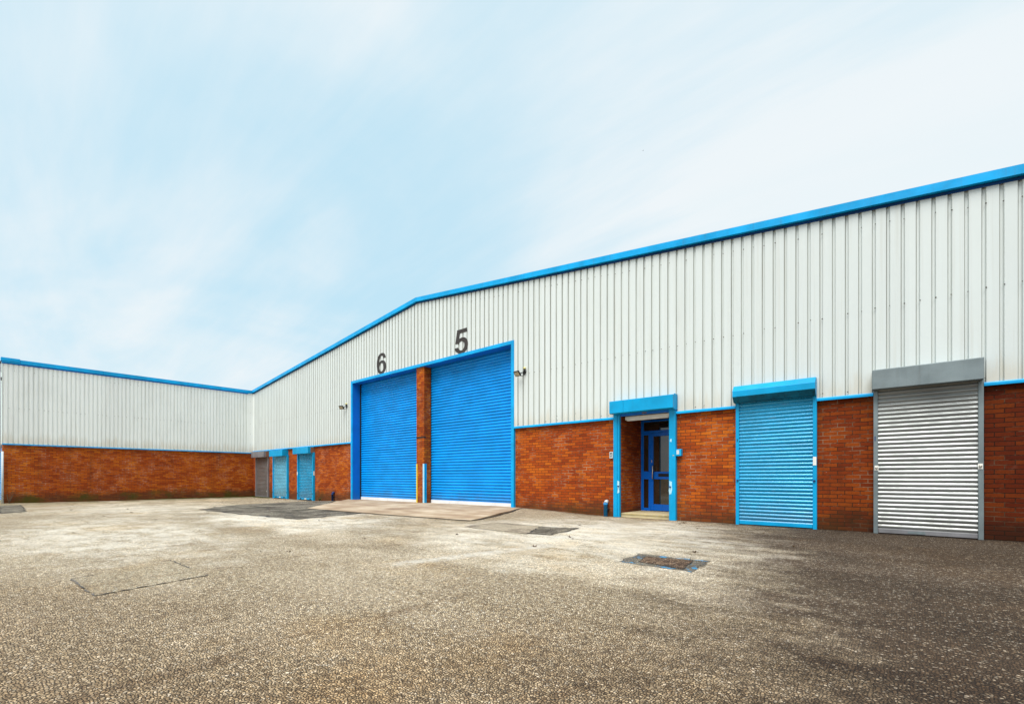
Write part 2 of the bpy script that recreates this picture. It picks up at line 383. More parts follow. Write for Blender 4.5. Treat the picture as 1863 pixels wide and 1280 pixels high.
def yard_mat(name, tones, stone=0.018, dark=0.0, zones=True, grow=1.0, blue=False):
    """rolled chippings: each stone its own tone, dark gaps between them"""
    m, nt, b = new_mat(name); k = NT(nt)
    co = k.n('ShaderNodeTexCoord').outputs['Object']
    flat = k.mapping(co, (1, 1, 0.0))
    # jitter so that the cells read as irregular chippings
    jn = k.n('ShaderNodeTexNoise'); jn.inputs['Scale'].default_value = 45; jn.inputs['Detail'].default_value = 2
    k.l(flat, jn.inputs['Vector'])
    js = k.n('ShaderNodeVectorMath', operation='SUBTRACT'); k.l(jn.outputs['Color'], js.inputs[0]); js.inputs[1].default_value = (.5, .5, .5)
    jm = k.n('ShaderNodeVectorMath', operation='SCALE'); k.l(js.outputs[0], jm.inputs[0]); jm.inputs['Scale'].default_value = 0.016
    ja = k.n('ShaderNodeVectorMath', operation='ADD'); k.l(flat, ja.inputs[0]); k.l(jm.outputs[0], ja.inputs[1])
    vec = ja.outputs[0]
    vo = k.n('ShaderNodeTexVoronoi', voronoi_dimensions='2D', feature='F1'); vo.inputs['Scale'].default_value = 1.0 / stone
    k.l(vec, vo.inputs['Vector'])
    ve = k.n('ShaderNodeTexVoronoi', voronoi_dimensions='2D', feature='DISTANCE_TO_EDGE'); ve.inputs['Scale'].default_value = 1.0 / stone
    k.l(vec, ve.inputs['Vector'])
    vr = k.n('ShaderNodeSeparateColor'); k.l(vo.outputs['Color'], vr.inputs[0])
    st = k.ramp(vr.outputs[0], [(0.0, tones[0]), (0.30, tones[1]), (0.62, tones[2]), (0.90, tones[3]), (1.0, tones[4])])
    hue = k.mix(k.math('MULTIPLY', vr.outputs[1], 0.22), st, C(0.36, 0.23, 0.12))
    gap = k.smooth(ve.outputs['Distance'], 0.02, 0.25)
    fine = k.noise(flat, 110, 3, 0.7)
    # clumps of chippings, 5-15 cm, that still read at a distance
    cl = k.noise(flat, 13, 5, 0.72)
    c = k.mix(k.math('MULTIPLY', k.smooth(cl, 0.50, 0.70), 0.35), hue, C(*[q * 0.30 for q in tones[1]]))
    c = k.mix(k.math('MULTIPLY', k.smooth(cl, 0.46, 0.30), 0.25), c, C(*tones[4]))
    c = k.mix(gap, C(*[q * 0.22 for q in tones[0]]), c)
    f2 = k.math('MULTIPLY', k.smooth(k.noise(flat, 46, 3, 0.75), 0.34, 0.66, 0.66, 1.34), k.smooth(k.noise(flat, 17, 4, 0.7), 0.34, 0.66, 0.78, 1.22))
    f2c = k.n('ShaderNodeCombineColor'); [k.l(f2, f2c.inputs[q]) for q in range(3)]
    c = k.mix(1.0, c, f2c.outputs[0], 'MULTIPLY')
    spk = k.smooth(k.noise(flat, 30, 3, 0.8), 0.62, 0.70)
    c = k.mix(k.math('MULTIPLY', spk, 0.6), c, C(0.045, 0.036, 0.028))
    if zones:
        sx = k.n('ShaderNodeSeparateXYZ'); k.l(co, sx.inputs[0])
        w1 = k.math('MULTIPLY', k.math('SUBTRACT', k.noise(flat, 0.32, 5, 0.6), 0.5), 1.0)
        w2 = k.noise(k.mapping(flat, (0.8, 1.7, 1), (3, 1, 0), (0, 0, R(-35))), 0.55, 6, 0.65)
        # pale dusty wear across the middle of the yard
        pale = k.smooth(w2, 0.42, 0.62)
        mid = k.math('MULTIPLY', k.smooth(sx.outputs[1], 2.0, 4.4), k.smooth(sx.outputs[1], 9.6, 7.0))
        pale = k.math('MULTIPLY', pale, k.math('ADD', k.math('MULTIPLY', mid, 0.65), 0.35))
        c = k.mix(k.math('MULTIPLY', pale, 0.85), c, k.mix(1.0, c, C(1.62, 1.66, 1.72), 'MULTIPLY'))
        c = k.mix(k.math('MULTIPLY', pale, 0.22), c, C(0.62, 0.56, 0.47))
        dust = None
        for bx, by, rx, ry, am in ((-4.3, 7.2, 3.2, 3.4, 1.0), (-11.5, 5.0, 4.5, 2.0, 1.0), (-11.0, 1.6, 5.0, 1.8, 0.8), (-20.0, 3.5, 6.0, 3.0, 0.6)):
            ex = k.math('DIVIDE', k.math('SUBTRACT', sx.outputs[0], bx), rx); ey = k.math('DIVIDE', k.math('SUBTRACT', sx.outputs[1], by), ry)
            rr_ = k.math('SQRT', k.math('ADD', k.math('MULTIPLY', ex, ex), k.math('MULTIPLY', ey, ey)))
            e_ = k.smooth(k.math('ADD', rr_, k.math('MULTIPLY', k.math('SUBTRACT', k.noise(flat, 1.1, 6, 0.7), 0.5), 1.9)), 1.15, 0.25, 0.0, am)
            dust = e_ if dust is None else k.math('MAXIMUM', dust, e_)
        c = k.mix(dust, c, k.mix(1.0, c, C(1.36, 1.42, 1.50), 'MULTIPLY'))
        c = k.mix(k.math('MULTIPLY', dust, k.smooth(k.noise(k.mapping(flat, (0.7, 1.5, 1), (2, 0, 0), (0, 0, R(-40))), 2.4, 7, 0.75), 0.40, 0.58, 0.08, 0.78)), c, C(0.86, 0.81, 0.71))
        ochre = k.smooth(k.noise(k.mapping(flat, (1, 1, 1), (7, 2, 0)), 0.45, 5, 0.65), 0.50, 0.68)
        c = k.mix(k.math('MULTIPLY', ochre, 0.5), c, k.mix(1.0, c, C(0.92, 0.76, 0.52), 'MULTIPLY'))
        # wet, dirty ground round the right-hand shutters, with vignette darkening painted in
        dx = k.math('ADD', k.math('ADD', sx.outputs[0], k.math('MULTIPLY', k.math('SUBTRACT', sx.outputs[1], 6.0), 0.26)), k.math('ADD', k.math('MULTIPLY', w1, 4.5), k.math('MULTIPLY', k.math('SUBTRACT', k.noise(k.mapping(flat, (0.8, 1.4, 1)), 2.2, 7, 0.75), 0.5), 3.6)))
        damp_vignette = k.math('MULTIPLY', k.smooth(dx, -2.9, -0.6), k.smooth(vr.outputs[0], 0.98, 0.80, 0.66, 1.0))
        c = k.mix(damp_vignette, c, k.mix(1.0, c, C(0.165, 0.130, 0.108), 'MULTIPLY'))
        # vignette darkening painted into the ground colour toward the front of the yard
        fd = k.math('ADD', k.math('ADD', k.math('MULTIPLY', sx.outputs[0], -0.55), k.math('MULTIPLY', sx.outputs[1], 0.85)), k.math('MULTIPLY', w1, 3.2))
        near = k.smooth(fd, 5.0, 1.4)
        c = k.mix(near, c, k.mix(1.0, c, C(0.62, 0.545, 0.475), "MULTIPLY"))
        # tyre-dark streaks
        tw = k.noise(k.mapping(flat, (2.6, 0.5, 1), (0, 0, 0), (0, 0, R(58))), 1.1, 5, 0.7)
        c = k.mix(k.math('MULTIPLY', k.smooth(tw, 0.56, 0.72), 0.75), c, k.mix(1.0, c, C(0.55, 0.47, 0.40), 'MULTIPLY'))
        # darker broken strip along the foot of the gable wall
        ft = k.math('MULTIPLY', k.smooth(k.math('ADD', sx.outputs[1], k.math('MULTIPLY', w1, 0.35)), 10.36, 10.60), k.smooth(k.noise(flat, 3.0, 5, 0.7), 0.30, 0.60))
        c = k.mix(k.math('MULTIPLY', ft, 0.8), c, k.mix(1.0, c, C(0.36, 0.30, 0.24), 'MULTIPLY'))
        # chalky scuffed line and moss by the wing
        lx = k.math('ADD', sx.outputs[0], 4.5); ly = k.math('SUBTRACT', sx.outputs[1], 3.06)
        ac = k.math('ABSOLUTE', k.math('SUBTRACT', k.math('MULTIPLY', lx, 0.983), k.math('MULTIPLY', ly, 0.186)))
        al = k.math('ADD', k.math('MULTIPLY', lx, 0.186), k.math('MULTIPLY', ly, 0.983))
        ch = k.math('MULTIPLY', k.smooth(ac, 0.22, 0.0), k.math('MULTIPLY', k.smooth(al, -0.2, 0.3), k.smooth(al, 3.0, 2.2)))
        ch = k.math('MULTIPLY', ch, k.smooth(k.noise(flat, 9, 5, 0.75), 0.36, 0.56))
        c = k.mix(k.math('MULTIPLY', ch, 0.65), c, C(0.80, 0.77, 0.70))
        green = k.math('MULTIPLY', k.smooth(sx.outputs[0], -25.5, -28.6), k.smooth(k.noise(flat, 1.3, 5, 0.7), 0.38, 0.60))
        c = k.mix(k.math('MULTIPLY', green, 0.62), c, C(0.13, 0.115, 0.025))
    else:
        vz = k.smooth(k.noise(flat, 0.9, 6, 0.75), 0.40, 0.60)
        lowv = C(0.66, 0.63, 0.60) if 'tarmac' not in name else C(0.40, 0.37, 0.34)
        c = k.mix(vz, k.mix(1.0, c, lowv, 'MULTIPLY'), k.mix(1.0, c, C(1.30, 1.27, 1.18), 'MULTIPLY'))
    if blue:
        bp = k.smooth(k.noise(flat, 7.5, 5, 0.65), 0.55, 0.60)
        c = k.mix(k.math('MULTIPLY', bp, 0.85), c, C(0.05, 0.36, 0.68))
    if dark:
        c = k.mix(dark, c, C(0.030, 0.028, 0.026))
    k.l(c, b.inputs['Base Color']); b.inputs['Roughness'].default_value = 0.88
    b.inputs['Specular IOR Level'].default_value = 0.3
    dome = k.math('MULTIPLY', k.math('SUBTRACT', 0.75, vo.outputs['Distance']), 1.0)
    h = k.math('ADD', k.math('MULTIPLY', gap, 0.6), k.math('ADD', k.math('MULTIPLY', dome, 0.6), k.math('MULTIPLY', vr.outputs[2], 0.55)))
    h = k.math('ADD', h, k.math('MULTIPLY', fine, 0.25))
    k.bump(h, 0.85, 0.012, b)
    return m
TONES = [(0.26, 0.192, 0.118), (0.52, 0.405, 0.255), (0.74, 0.60, 0.395), (0.92, 0.78, 0.56), (0.98, 0.90, 0.75)]
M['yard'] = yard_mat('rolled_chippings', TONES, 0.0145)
GREY = [(0.15, 0.14, 0.12), (0.26, 0.243, 0.205), (0.38, 0.355, 0.30), (0.52, 0.485, 0.405), (0.72, 0.68, 0.57)]
M['tarmac'] = yard_mat('grey_tarmac_patch', GREY, 0.014, zones=False)
M['tarmac_blue'] = yard_mat('dark_surround_with_blue_paint', GREY, 0.012, dark=0.0, zones=False, blue=True)
BROWN = [(0.06, 0.036, 0.026), (0.13, 0.076, 0.050), (0.24, 0.15, 0.10), (0.40, 0.28, 0.19), (0.66, 0.54, 0.42)]
M['gravel'] = yard_mat('brown_gravel', BROWN, 0.020, zones=False)
PALE = [(0.46, 0.39, 0.30), (0.58, 0.50, 0.395), (0.68, 0.60, 0.48), (0.78, 0.70, 0.57), (0.86, 0.79, 0.66)]
M['palepatch'] = yard_mat('pale_patch_surface', PALE, 0.013, zones=False)
TRENCH = [(0.23, 0.18, 0.12), (0.37, 0.30, 0.205), (0.50, 0.42, 0.30), (0.63, 0.545, 0.415), (0.78, 0.71, 0.59)]
M['trench'] = yard_mat('worn_patch_surface', [tuple(min(1, q * 1.14) for q in t) for t in TONES], 0.0105)
M['thin_crack'] = painted('dusty_crack', (0.13, 0.115, 0.10), 0.95, vary=0.5, streak=0.4)
M['crack'] = painted('dark_crack', (0.035, 0.032, 0.030), 0.95, vary=0.4, streak=0)

# ------------------------------------------------------------------ ground
def make_ground():
    xs = [-400, -220, -120, -75, -52, -42, -36] + [-33 + 0.3 * i for i in range(int(41 / 0.3))] + [9, 12, 18, 30, 60, 130, 260, 400]
    ys = [-400, -220, -110, -50, -24, -12, -7] + [-4 + 0.3 * i for i in range(int(17 / 0.3))] + [14, 18, 26, 40, 70, 140, 260, 400]
    v = [(x, y, ground_z(x, y)) for y in ys for x in xs]
    nx = len(xs)
    f = [(j * nx + i, j * nx + i + 1, (j + 1) * nx + i + 1, (j + 1) * nx + i) for j in range(len(ys) - 1) for i in range(nx - 1)]
    me = bpy.data.meshes.new('yard_ground'); me.from_pydata(v, [], f)
    me.polygons.foreach_set('use_smooth', [True] * len(f))
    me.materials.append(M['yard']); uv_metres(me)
    o = bpy.data.objects.new('yard_ground', me); COL.objects.link(o)
    return tag(o, 'pale rolled chippings of the wide open yard', None, None, 'structure')
make_ground()

def outline(pts, step=0.18, jit=0.03, seed=1):
    rnd = random.Random(seed); out = []
    for i, a in enumerate(pts):
        b = pts[(i + 1) % len(pts)]
        L = math.dist(a, b); n = max(1, int(L / step))
        for k in range(n):
            t = k / n
            j = jit if k else jit * 0.3
            out.append((a[0] + (b[0] - a[0]) * t + rnd.uniform(-j, j), a[1] + (b[1] - a[1]) * t + rnd.uniform(-j, j)))
    return out

def sheet(name, pts, lift, mats, step=0.18, jit=0.03, seed=1, crack=0.0, gaps=0.3, edges=None):
    """flat patch following the ground, plus optional crack strip along its edge (same mesh)"""
    o2 = outline(pts, step, jit, seed)
    bm = bmesh.new()
    vs = [bm.verts.new((x, y, ground_z(x, y) + lift)) for x, y in o2]
    bm.faces.new(vs)
    bmesh.ops.triangulate(bm, faces=bm.faces)
    for _ in range(2):
        bmesh.ops.subdivide_edges(bm, edges=[e for e in bm.edges if e.calc_length() > 0.8], cuts=1, use_grid_fill=False)
        bmesh.ops.triangulate(bm, faces=bm.faces)
    for q in bm.verts: q.co.z = ground_z(q.co.x, q.co.y) + lift
    if crack:
        rnd = random.Random(seed + 9); n = len(o2)
        cx = sum(p[0] for p in o2) / n; cy = sum(p[1] for p in o2) / n
        for i in range(n):
            if rnd.random() < gaps: continue
            a, b = Vector(o2[i]), Vector(o2[(i + 1) % n])
            if edges and not edges((a + b) / 2): continue
            t = (b - a).normalized(); nn = Vector((-t.y, t.x)) * crack
            w0, w1 = rnd.uniform(0.3, 1), rnd.uniform(0.3, 1)
            q = [a - nn * w0, b - nn * w1, b + nn * w1, a + nn * w0]
            fv = [bm.verts.new((p.x, p.y, ground_z(p.x, p.y) + lift + 0.004)) for p in q]
            fc = bm.faces.new(fv); fc.material_index = 1
    bmesh.ops.recalc_face_normals(bm, faces=bm.faces)
    for f in bm.faces:
        if f.normal.z < 0: f.normal_flip()
    me = bpy.data.meshes.new(name); bm.to_mesh(me); bm.free()
    for q in (mats if isinstance(mats, list) else [mats]): me.materials.append(q)
    uv_metres(me)
    o = bpy.data.objects.new(name, me); COL.objects.link(o)
    return o

tag(sheet('tarmac_patch', [(-16.5, 4.5), (-19.0, 6.4), (-21.6, 10.35), (-19.3, 10.45), (-14.6, 7.6), (-11.7, 7.25), (-11.0, 5.0)], 0.004, [M['tarmac'], M['crack']], 0.3, 0.08, 3, 0.05, 0.25),
    'dark grey tarmac patch in front of the concrete apron', None, None, 'structure')
tag(sheet('pale_patch', [(-6.85, 6.45), (-7.0, 7.55), (-5.72, 7.58), (-5.12, 6.36)], 0.004, [M['palepatch'], M['crack']], 0.2, 0.02, 4, 0.010, 0.35),
    'pale smooth patch let into the yard beside the apron', None, None, 'structure')
tag(sheet('dark_patch', [(-5.22, 6.47), (-5.66, 7.50), (-4.92, 7.72), (-4.70, 6.52)], 0.008, [M['tarmac'], M['crack']], 0.12, 0.04, 5, 0.02, 0.4),
    'small dark tarmac patch beside the pale one', None, None, 'structure')
tag(sheet('trench_patch', [(-6.25, 0.62), (-5.23, 0.66), (-5.45, 1.55), (-6.8, 1.55)], 0.004, [M['trench'], M['thin_crack']], 0.05, 0.012, 6, 0.012, 0.12, lambda p: p.x > -5.5 or p.y < 0.8 or (p.y > 1.45 and p.x < -6.1)),
    'worn rectangular trench patch with a dark cracked edge', None, None, 'structure')
tag(sheet('concrete_patch', [(-26.8, 0.65), (-27.3, 1.23), (-21.6, 1.10), (-20.8, 0.50)], 0.004, [M['tarmac'], M['crack']], 0.3, 0.03, 8, 0.03, 0.4),
    'grey concrete patch at the near corner of the wing', None, None, 'structure')

# concrete apron: a real sloping slab with a raised edge
def make_apron():
    pts = outline([(-18.6, 10.66), (-14.6, 6.95), (-8.0, 7.36), (-7.62, 7.42), (-7.72, 7.85), (-8.75, 10.66)], 0.35, 0.03, 11)
    def top(x, y):
        t = sstep(6.9, 10.6, y)
        return ground_z(x, y) * (1 - 1.0) + 0.022 + t * (0.03 + 0.042 * sstep(-18, -9.5, x))
    # the slab carries on under the big doors
    bm = bmesh.new()
    tv = [bm.verts.new((x, y, top(x, y))) for x, y in pts]
    bm.faces.new(tv); bmesh.ops.triangulate(bm, faces=bm.faces)
    rim = list(tv)
    bv = [bm.verts.new((q.co.x, q.co.y, -0.25)) for q in rim]
    n = len(rim)
    for i in range(n):
        bm.faces.new((rim[i], rim[(i + 1) % n], bv[(i + 1) % n], bv[i]))
    a = [bm.verts.new(p) for p in ((-18.3, 10.62, .042), (-9.1, 10.62, .088), (-9.1, 11.6, .09), (-18.3, 11.6, .046))]
    bm.faces.new(a)
    # crumbled dark joint round the outer edge
    rnd = random.Random(3)
    for i in range(n):
        p, q = rim[i].co, rim[(i + 1) % n].co
        if min(p.y, q.y) > 10.5: continue
        t = (q - p).normalized(); nn = Vector((t.y, -t.x, 0))
        if nn.dot(Vector((-12.5, 9.2, 0)) - p) > 0: nn = -nn
        w0, w1 = 0.06 * rnd.uniform(.5, 1.2), 0.06 * rnd.uniform(.5, 1.2)
        zz = lambda x, y: ground_z(x, y) + 0.013
        f = bm.faces.new([bm.verts.new(c) for c in ((p.x, p.y, zz(p.x, p.y)), (p.x + nn.x * w0, p.y + nn.y * w0, zz(p.x, p.y)), (q.x + nn.x * w1, q.y + nn.y * w1, zz(q.x, q.y)), (q.x, q.y, zz(q.x, q.y)))])
        f.material_index = 1
    bmesh.ops.recalc_face_normals(bm, faces=bm.faces)
    for f in bm.faces:
        if abs(f.normal.z) > .5 and f.normal.z < 0: f.normal_flip()
    me = bpy.data.meshes.new('concrete_apron'); bm.to_mesh(me); bm.free()
    me.materials.append(M['apron']); me.materials.append(M['crack']); uv_metres(me)
    o = bpy.data.objects.new('concrete_apron', me); COL.objects.link(o)
    tag(o, 'sloping sandy concrete apron in front of the two big blue doors', None, None, 'structure')
make_apron()

# utility cover with blue spray marks
cover = empty('utility_cover', (-2.2, 5.3, 0)); tag(cover, 'square utility cover filled with brown gravel, dabbed with blue spray paint', 'cover')
def cover_part(name, pts, lift, mats, **kw):
    o = sheet(name, pts, lift, mats, **kw); o.parent = cover; o.matrix_parent_inverse = Matrix.Translation((2.2, -5.3, 0)); return o
cover_part('surround', [(-2.62, 5.00), (-2.68, 5.66), (-1.78, 5.72), (-1.74, 4.94)], 0.004, [M['tarmac_blue'], M['crack']], step=0.1, jit=0.035, seed=12)
cover_part('gravel_infill', [(-2.42, 5.11), (-2.50, 5.52), (-1.96, 5.58), (-1.86, 5.02)], 0.009, [M['gravel'], M['crack']], step=0.09, jit=0.012, seed=13, crack=0.006, gaps=0.35)

# ------------------------------------------------------------------ warehouse
wh = empty('warehouse', (APEX_X, D, 0))
tag(wh, 'long gabled warehouse with white ribbed cladding over red brick and two tall blue doors', 'warehouse')
def P(o, parent=None):
    """parent to the warehouse but keep world coordinates"""
    p = parent or wh
    o.parent = p
    o.matrix_parent_inverse = p.matrix_world.inverted() if p is not wh else Matrix.Translation((-APEX_X, -D, 0))
    return o
DX0, DX1, DZ = -18.30, -9.045, 5.14      # outer edge of the trim round the two big doors
IX0, IX1, IZ = -18.18, -9.155, 5.035     # clear opening
PXL, PXR = -5.555, -4.30                 # porch brick reveals
DOORY = 11.858                           # plane of the entrance door

w = MB()
w.box(WX + 0.002, IX0, D, D + 0.33, -0.4, 2.56)
P(w.build('brick_wall', M['brick'])); w = MB()
w.box(IX1, PXL, D, D + 0.33, -0.4, 2.56)
w.box(PXL - 0.33, PXL, D + 0.33, DOORY + 0.05, -0.4, 2.56)
w.box(PXR, X_RIGHT, D, D + 0.33, -0.4, 2.56)
w.box(PXR, PXR + 0.33, D + 0.33, DOORY + 0.05, -0.4, 2.56)
w.box(X_RIGHT - 0.33, X_RIGHT, D + 0.33, D + 38, -0.4, 2.56)
P(w.build('brick_wall', M['brick']))

def rib_profile(a0, a1, pitch, valley, web, depth, offset=0.0):
    """list of (coordinate along the wall, depth behind the crown, kind)"""
    pts = []; n0 = math.floor((a0 - offset) / pitch) - 1
    a = offset + n0 * pitch
    raw = []
    while a < a1 + pitch:
        j = random.uniform(-0.002, 0.002)
        raw += [(a, 0.0), (a + web, depth + j), (a + web + valley, depth + j), (a + 2 * web + valley, 0.0)]
        a += pitch
    def at(x):
        for p, q in zip(raw, raw[1:]):
            if p[0] <= x <= q[0]:
                t = (x - p[0]) / max(1e-9, q[0] - p[0]); return p[1] + (q[1] - p[1]) * t
        return 0.0
    pts = [(a0, at(a0))] + [p for p in raw if a0 + 1e-4 < p[0] < a1 - 1e-4] + [(a1, at(a1))]
    return pts, raw

def ribbed(name, spans, plane, axis, sign, mats, pitch, valley, web, depth, offset, dark_web=1):
    """spans: list of (a0,a1,zbot,ztop function). axis 'x': runs along x, crown at y=plane; axis 'y': crown at x=plane"""
    m = MB()
    for a0, a1, zb, zt in spans:
        pts, raw = rib_profile(a0, a1, pitch, valley, web, depth, offset)
        for p, q in zip(pts, pts[1:]):
            mid = (p[1] + q[1]) / 2
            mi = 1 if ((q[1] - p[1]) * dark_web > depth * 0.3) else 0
            def V(t, z):
                return (t[0], plane + sign * t[1], z) if axis == 'x' else (plane + sign * t[1], t[0], z)
            nz = 5
            for k in range(nz):
                f0, f1 = k / nz, (k + 1) / nz
                z00 = zb + (zt(p[0]) - zb) * f0; z01 = zb + (zt(p[0]) - zb) * f1
                z10 = zb + (zt(q[0]) - zb) * f0; z11 = zb + (zt(q[0]) - zb) * f1
                m.face([V(p, z00), V(q, z10), V(q, z11), V(p, z01)], mi)
    return m.build(name, mats, fix=False)

CROWN = D - 0.062
BOXES = [(-5.70, -4.10, 2.72), (-2.82, -1.37, 2.74), (-0.485, 0.885, 2.72)]
RIGHT_SPANS = []; _a = DX1 - 0.02
top_fn = lambda x: rake(x) - 0.10
for _b0, _b1, _bz in BOXES:
    RIGHT_SPANS += [(_a, _b0, 2.52, top_fn), (_b0, _b1, _bz, top_fn)]; _a = _b1
RIGHT_SPANS.append((_a, X_RIGHT, 2.52, top_fn))
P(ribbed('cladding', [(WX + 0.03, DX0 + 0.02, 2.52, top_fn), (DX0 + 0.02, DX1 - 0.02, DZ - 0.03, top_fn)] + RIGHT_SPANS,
         CROWN, 'x', 1, [M['clad'], M['web_shade']], 0.2, 0.030, 0.014, 0.036, 0.084))

# fasteners: hundreds of screw heads -> one stuff part
def screws(rows, axis, plane, a0, a1, pitch, off, skip, prob, seed, sgn):
    rnd = random.Random(seed); m = MB()
    n0 = math.ceil((a0 - off) / pitch)
    a = off + n0 * pitch
    while a < a1:
        for zf, pr in rows:
            z = zf(a)
            if rnd.random() > pr * prob or skip(a, z): continue
            z += rnd.uniform(-0.012, 0.012)
            r = rnd.choice((0.008, 0.010, 0.012)); c = a + 0.05 + rnd.uniform(-.008, .008)
            pts = []
            for k in range(6):
                an = k * math.pi / 3
                pts.append((math.cos(an) * r, math.sin(an) * r))
            hgt = 0.012
            ring0 = []; ring1 = []
            for u, v in pts:
                if axis == 'x': ring0.append((c + u, plane, z + v)); ring1.append((c + u * .7, plane - hgt, z + v * .7))
                else: ring0.append((plane, c + u, z + v)); ring1.append((plane + hgt, c + u * .7, z + v * .7))
            m.face(ring1)
            for k in range(6):
                m.face([ring0[k], ring0[(k + 1) % 6], ring1[(k + 1) % 6], ring1[k]])
        a += pitch
    return m
sk = lambda a, z: (DX0 - .05 < a < DX1 + .05 and z < DZ + .05)
o = P(screws([(lambda a: 2.60, 0.5), (lambda a: 4.05, 0.85), (lambda a: rake(a) - 0.48, 0.75), (lambda a: 2.60 + 0.12, 0.1)], 'x', CROWN - 0.001, WX + 1.0, X_RIGHT, 0.2, 0.084, sk, 0.9, 5, -1).build('screw_heads', M['screw']))
o['kind'] = 'stuff'

# roof trim: face board, dark shadow gap, lower dark strip standing in for the shadow line
def rake_strip(m, x0, x1, ya, yb, zt, zb, mi=0, n=1):
    xs = [x0 + (x1 - x0) * i / n for i in range(n + 1)]
    for a, b in zip(xs, xs[1:]):
        A = [(a, ya, rake(a) - zb), (b, ya, rake(b) - zb), (b, ya, rake(b) - zt), (a, ya, rake(a) - zt)]
        B = [(x, yb, z) for x, _, z in A]
        m.face(A, mi); m.face(B[::-1], mi)
        for i in range(4):
            j = (i + 1) % 4
            if i in (1, 3):
                continue
            m.face([A[i], B[i], B[j], A[j]], mi)
    for x in (x0, x1):
        m.face([(x, ya, rake(x) - zb), (x, yb, rake(x) - zb), (x, yb, rake(x) - zt), (x, ya, rake(x) - zt)], mi)
tr = MB()
joints = [WX - 0.10, -24.6, -19.2, APEX_X, -8.6, -3.5, X_RIGHT + 0.12]
for i, (a, b) in enumerate(zip(joints, joints[1:])):
    rake_strip(tr, a + 0.0006, b - 0.0006, CROWN - 0.085 - 0.003 * (i % 2), D + 0.25, 0.004 * (i % 2), 0.150, n=4)
P(tr.build('roof_trim', M['trim']))
fs = MB(); rake_strip(fs, WX + 0.04, APEX_X, CROWN - 0.008, CROWN - 0.003, 0.10, 0.205, n=3); rake_strip(fs, APEX_X, X_RIGHT, CROWN - 0.008, CROWN - 0.003, 0.10, 0.205, n=3)
M['navy'] = painted('trim_shadow_navy', (0.001, 0.045, 0.16), 0.6, vary=0.2)  # strip coloured dark to paint in the shadow line under the trim
P(fs.build('trim_filler_or_shadow_strip', M['navy']))
rf = MB()
for a, b in ((WX - 0.1, APEX_X), (APEX_X, X_RIGHT + 0.1)):
    t = [(a, D + 0.25, rake(a) - 0.03), (b, D + 0.25, rake(b) - 0.03), (b, D + 38, rake(b) - 0.03), (a, D + 38, rake(a) - 0.03)]
    rf.face(t); rf.face([(x, y, z - 0.12) for x, y, z in t][::-1])
    for i in range(4):
        j = (i + 1) % 4; q = [(x, y, z - 0.12) for x, y, z in t]
        rf.face([t[i], q[i], q[j], t[j]])
P(rf.build('roof', M['roofing']))
bw = MB(); bw.face([(X_RIGHT, D + .3, 2.56), (X_RIGHT, D + 38, 2.56), (X_RIGHT, D + 38, rake(X_RIGHT) - .1), (X_RIGHT, D + .3, rake(X_RIGHT) - .1)])
bw.face([(WX, D + 38, -.3), (X_RIGHT, D + 38, -.3), (X_RIGHT, D + 38, rake(X_RIGHT) - .1), (APEX_X, D + 38, APEX_Z - .1), (WX, D + 38, rake(WX) - .1)])
P(bw.build('side_cladding', M['clad']))

# drip flashing between cladding and brick
for a, b in ((WX + 0.03, DX0), (DX1, -5.706), (-4.104, -2.816), (-1.356, -0.493), (0.913, X_RIGHT)):
    df = MB()
    df.prism_x([(D - 0.002, 2.535), (CROWN - 0.014, 2.530), (CROWN - 0.026, 2.512), (CROWN - 0.026, 2.472), (CROWN - 0.020, 2.472), (D - 0.002, 2.480)][::-1], a, b)
    P(df.build('drip_flashing', M['trim']))

# ---- big doors
fr = MB()
yo, yi = CROWN - 0.022, D + 0.33
fr.box(DX0, IX0, yo, yi + 0.05, 0.0, DZ, 0)
fr.box(IX1, DX1, yo, yi + 0.05, 0.03, DZ, 0)
fr.box(IX0, IX1, yo, yi + 0.05, IZ, DZ, 0)
# blue lining of the reveal, 3 mm proud
fr.box(IX0, IX0 + 0.003, yo + 0.035, yi + 0.05, 0.03, IZ, 1)
fr.box(IX1 - 0.003, IX1, yo + 0.035, yi + 0.05, 0.05, IZ, 1)
fr.box(IX0 + .003, IX1 - .003, yo + 0.035, yi + 0.05, IZ - 0.003, IZ, 1)
doorframe = P(fr.build('door_frame', [M['trim'], M['jamb']]))

def lath_profile(z0, z1, pitch, y, depth, flat=0.14, n=7, wave=False):
    """(y,z) open profile of convex laths from top to bottom"""
    pts = []
    k = int(math.ceil((z1 - z0) / pitch))
    for i in range(k):
        zt = z1 - i * pitch
        zb = max(z0, zt - pitch)
        if not wave: pts.append((y + depth * 0.35, zt))
        if wave:
            for j in range(10):
                t = j / 10; z = zt - pitch * t
                if z < zb: break
                pts.append((y - depth * (0.5 - 0.5 * math.cos(2 * math.pi * (t + 0.06 * math.sin(2 * math.pi * t)))) ** 0.85, z))
            continue
        for j in range(n + 1):
            t = j / n
            z = zt - pitch * (flat * 0.5 + (1 - flat) * t)
            if z < zb: break
            pts.append((y - depth * math.sin(math.pi * (0.06 + 0.88 * t)) ** 0.8 + depth * 0.15, z))
        pts.append((y + depth * 0.35, zt - pitch * (1 - flat * 0.25)) if zt - pitch > z0 else (y, z0))
    return pts

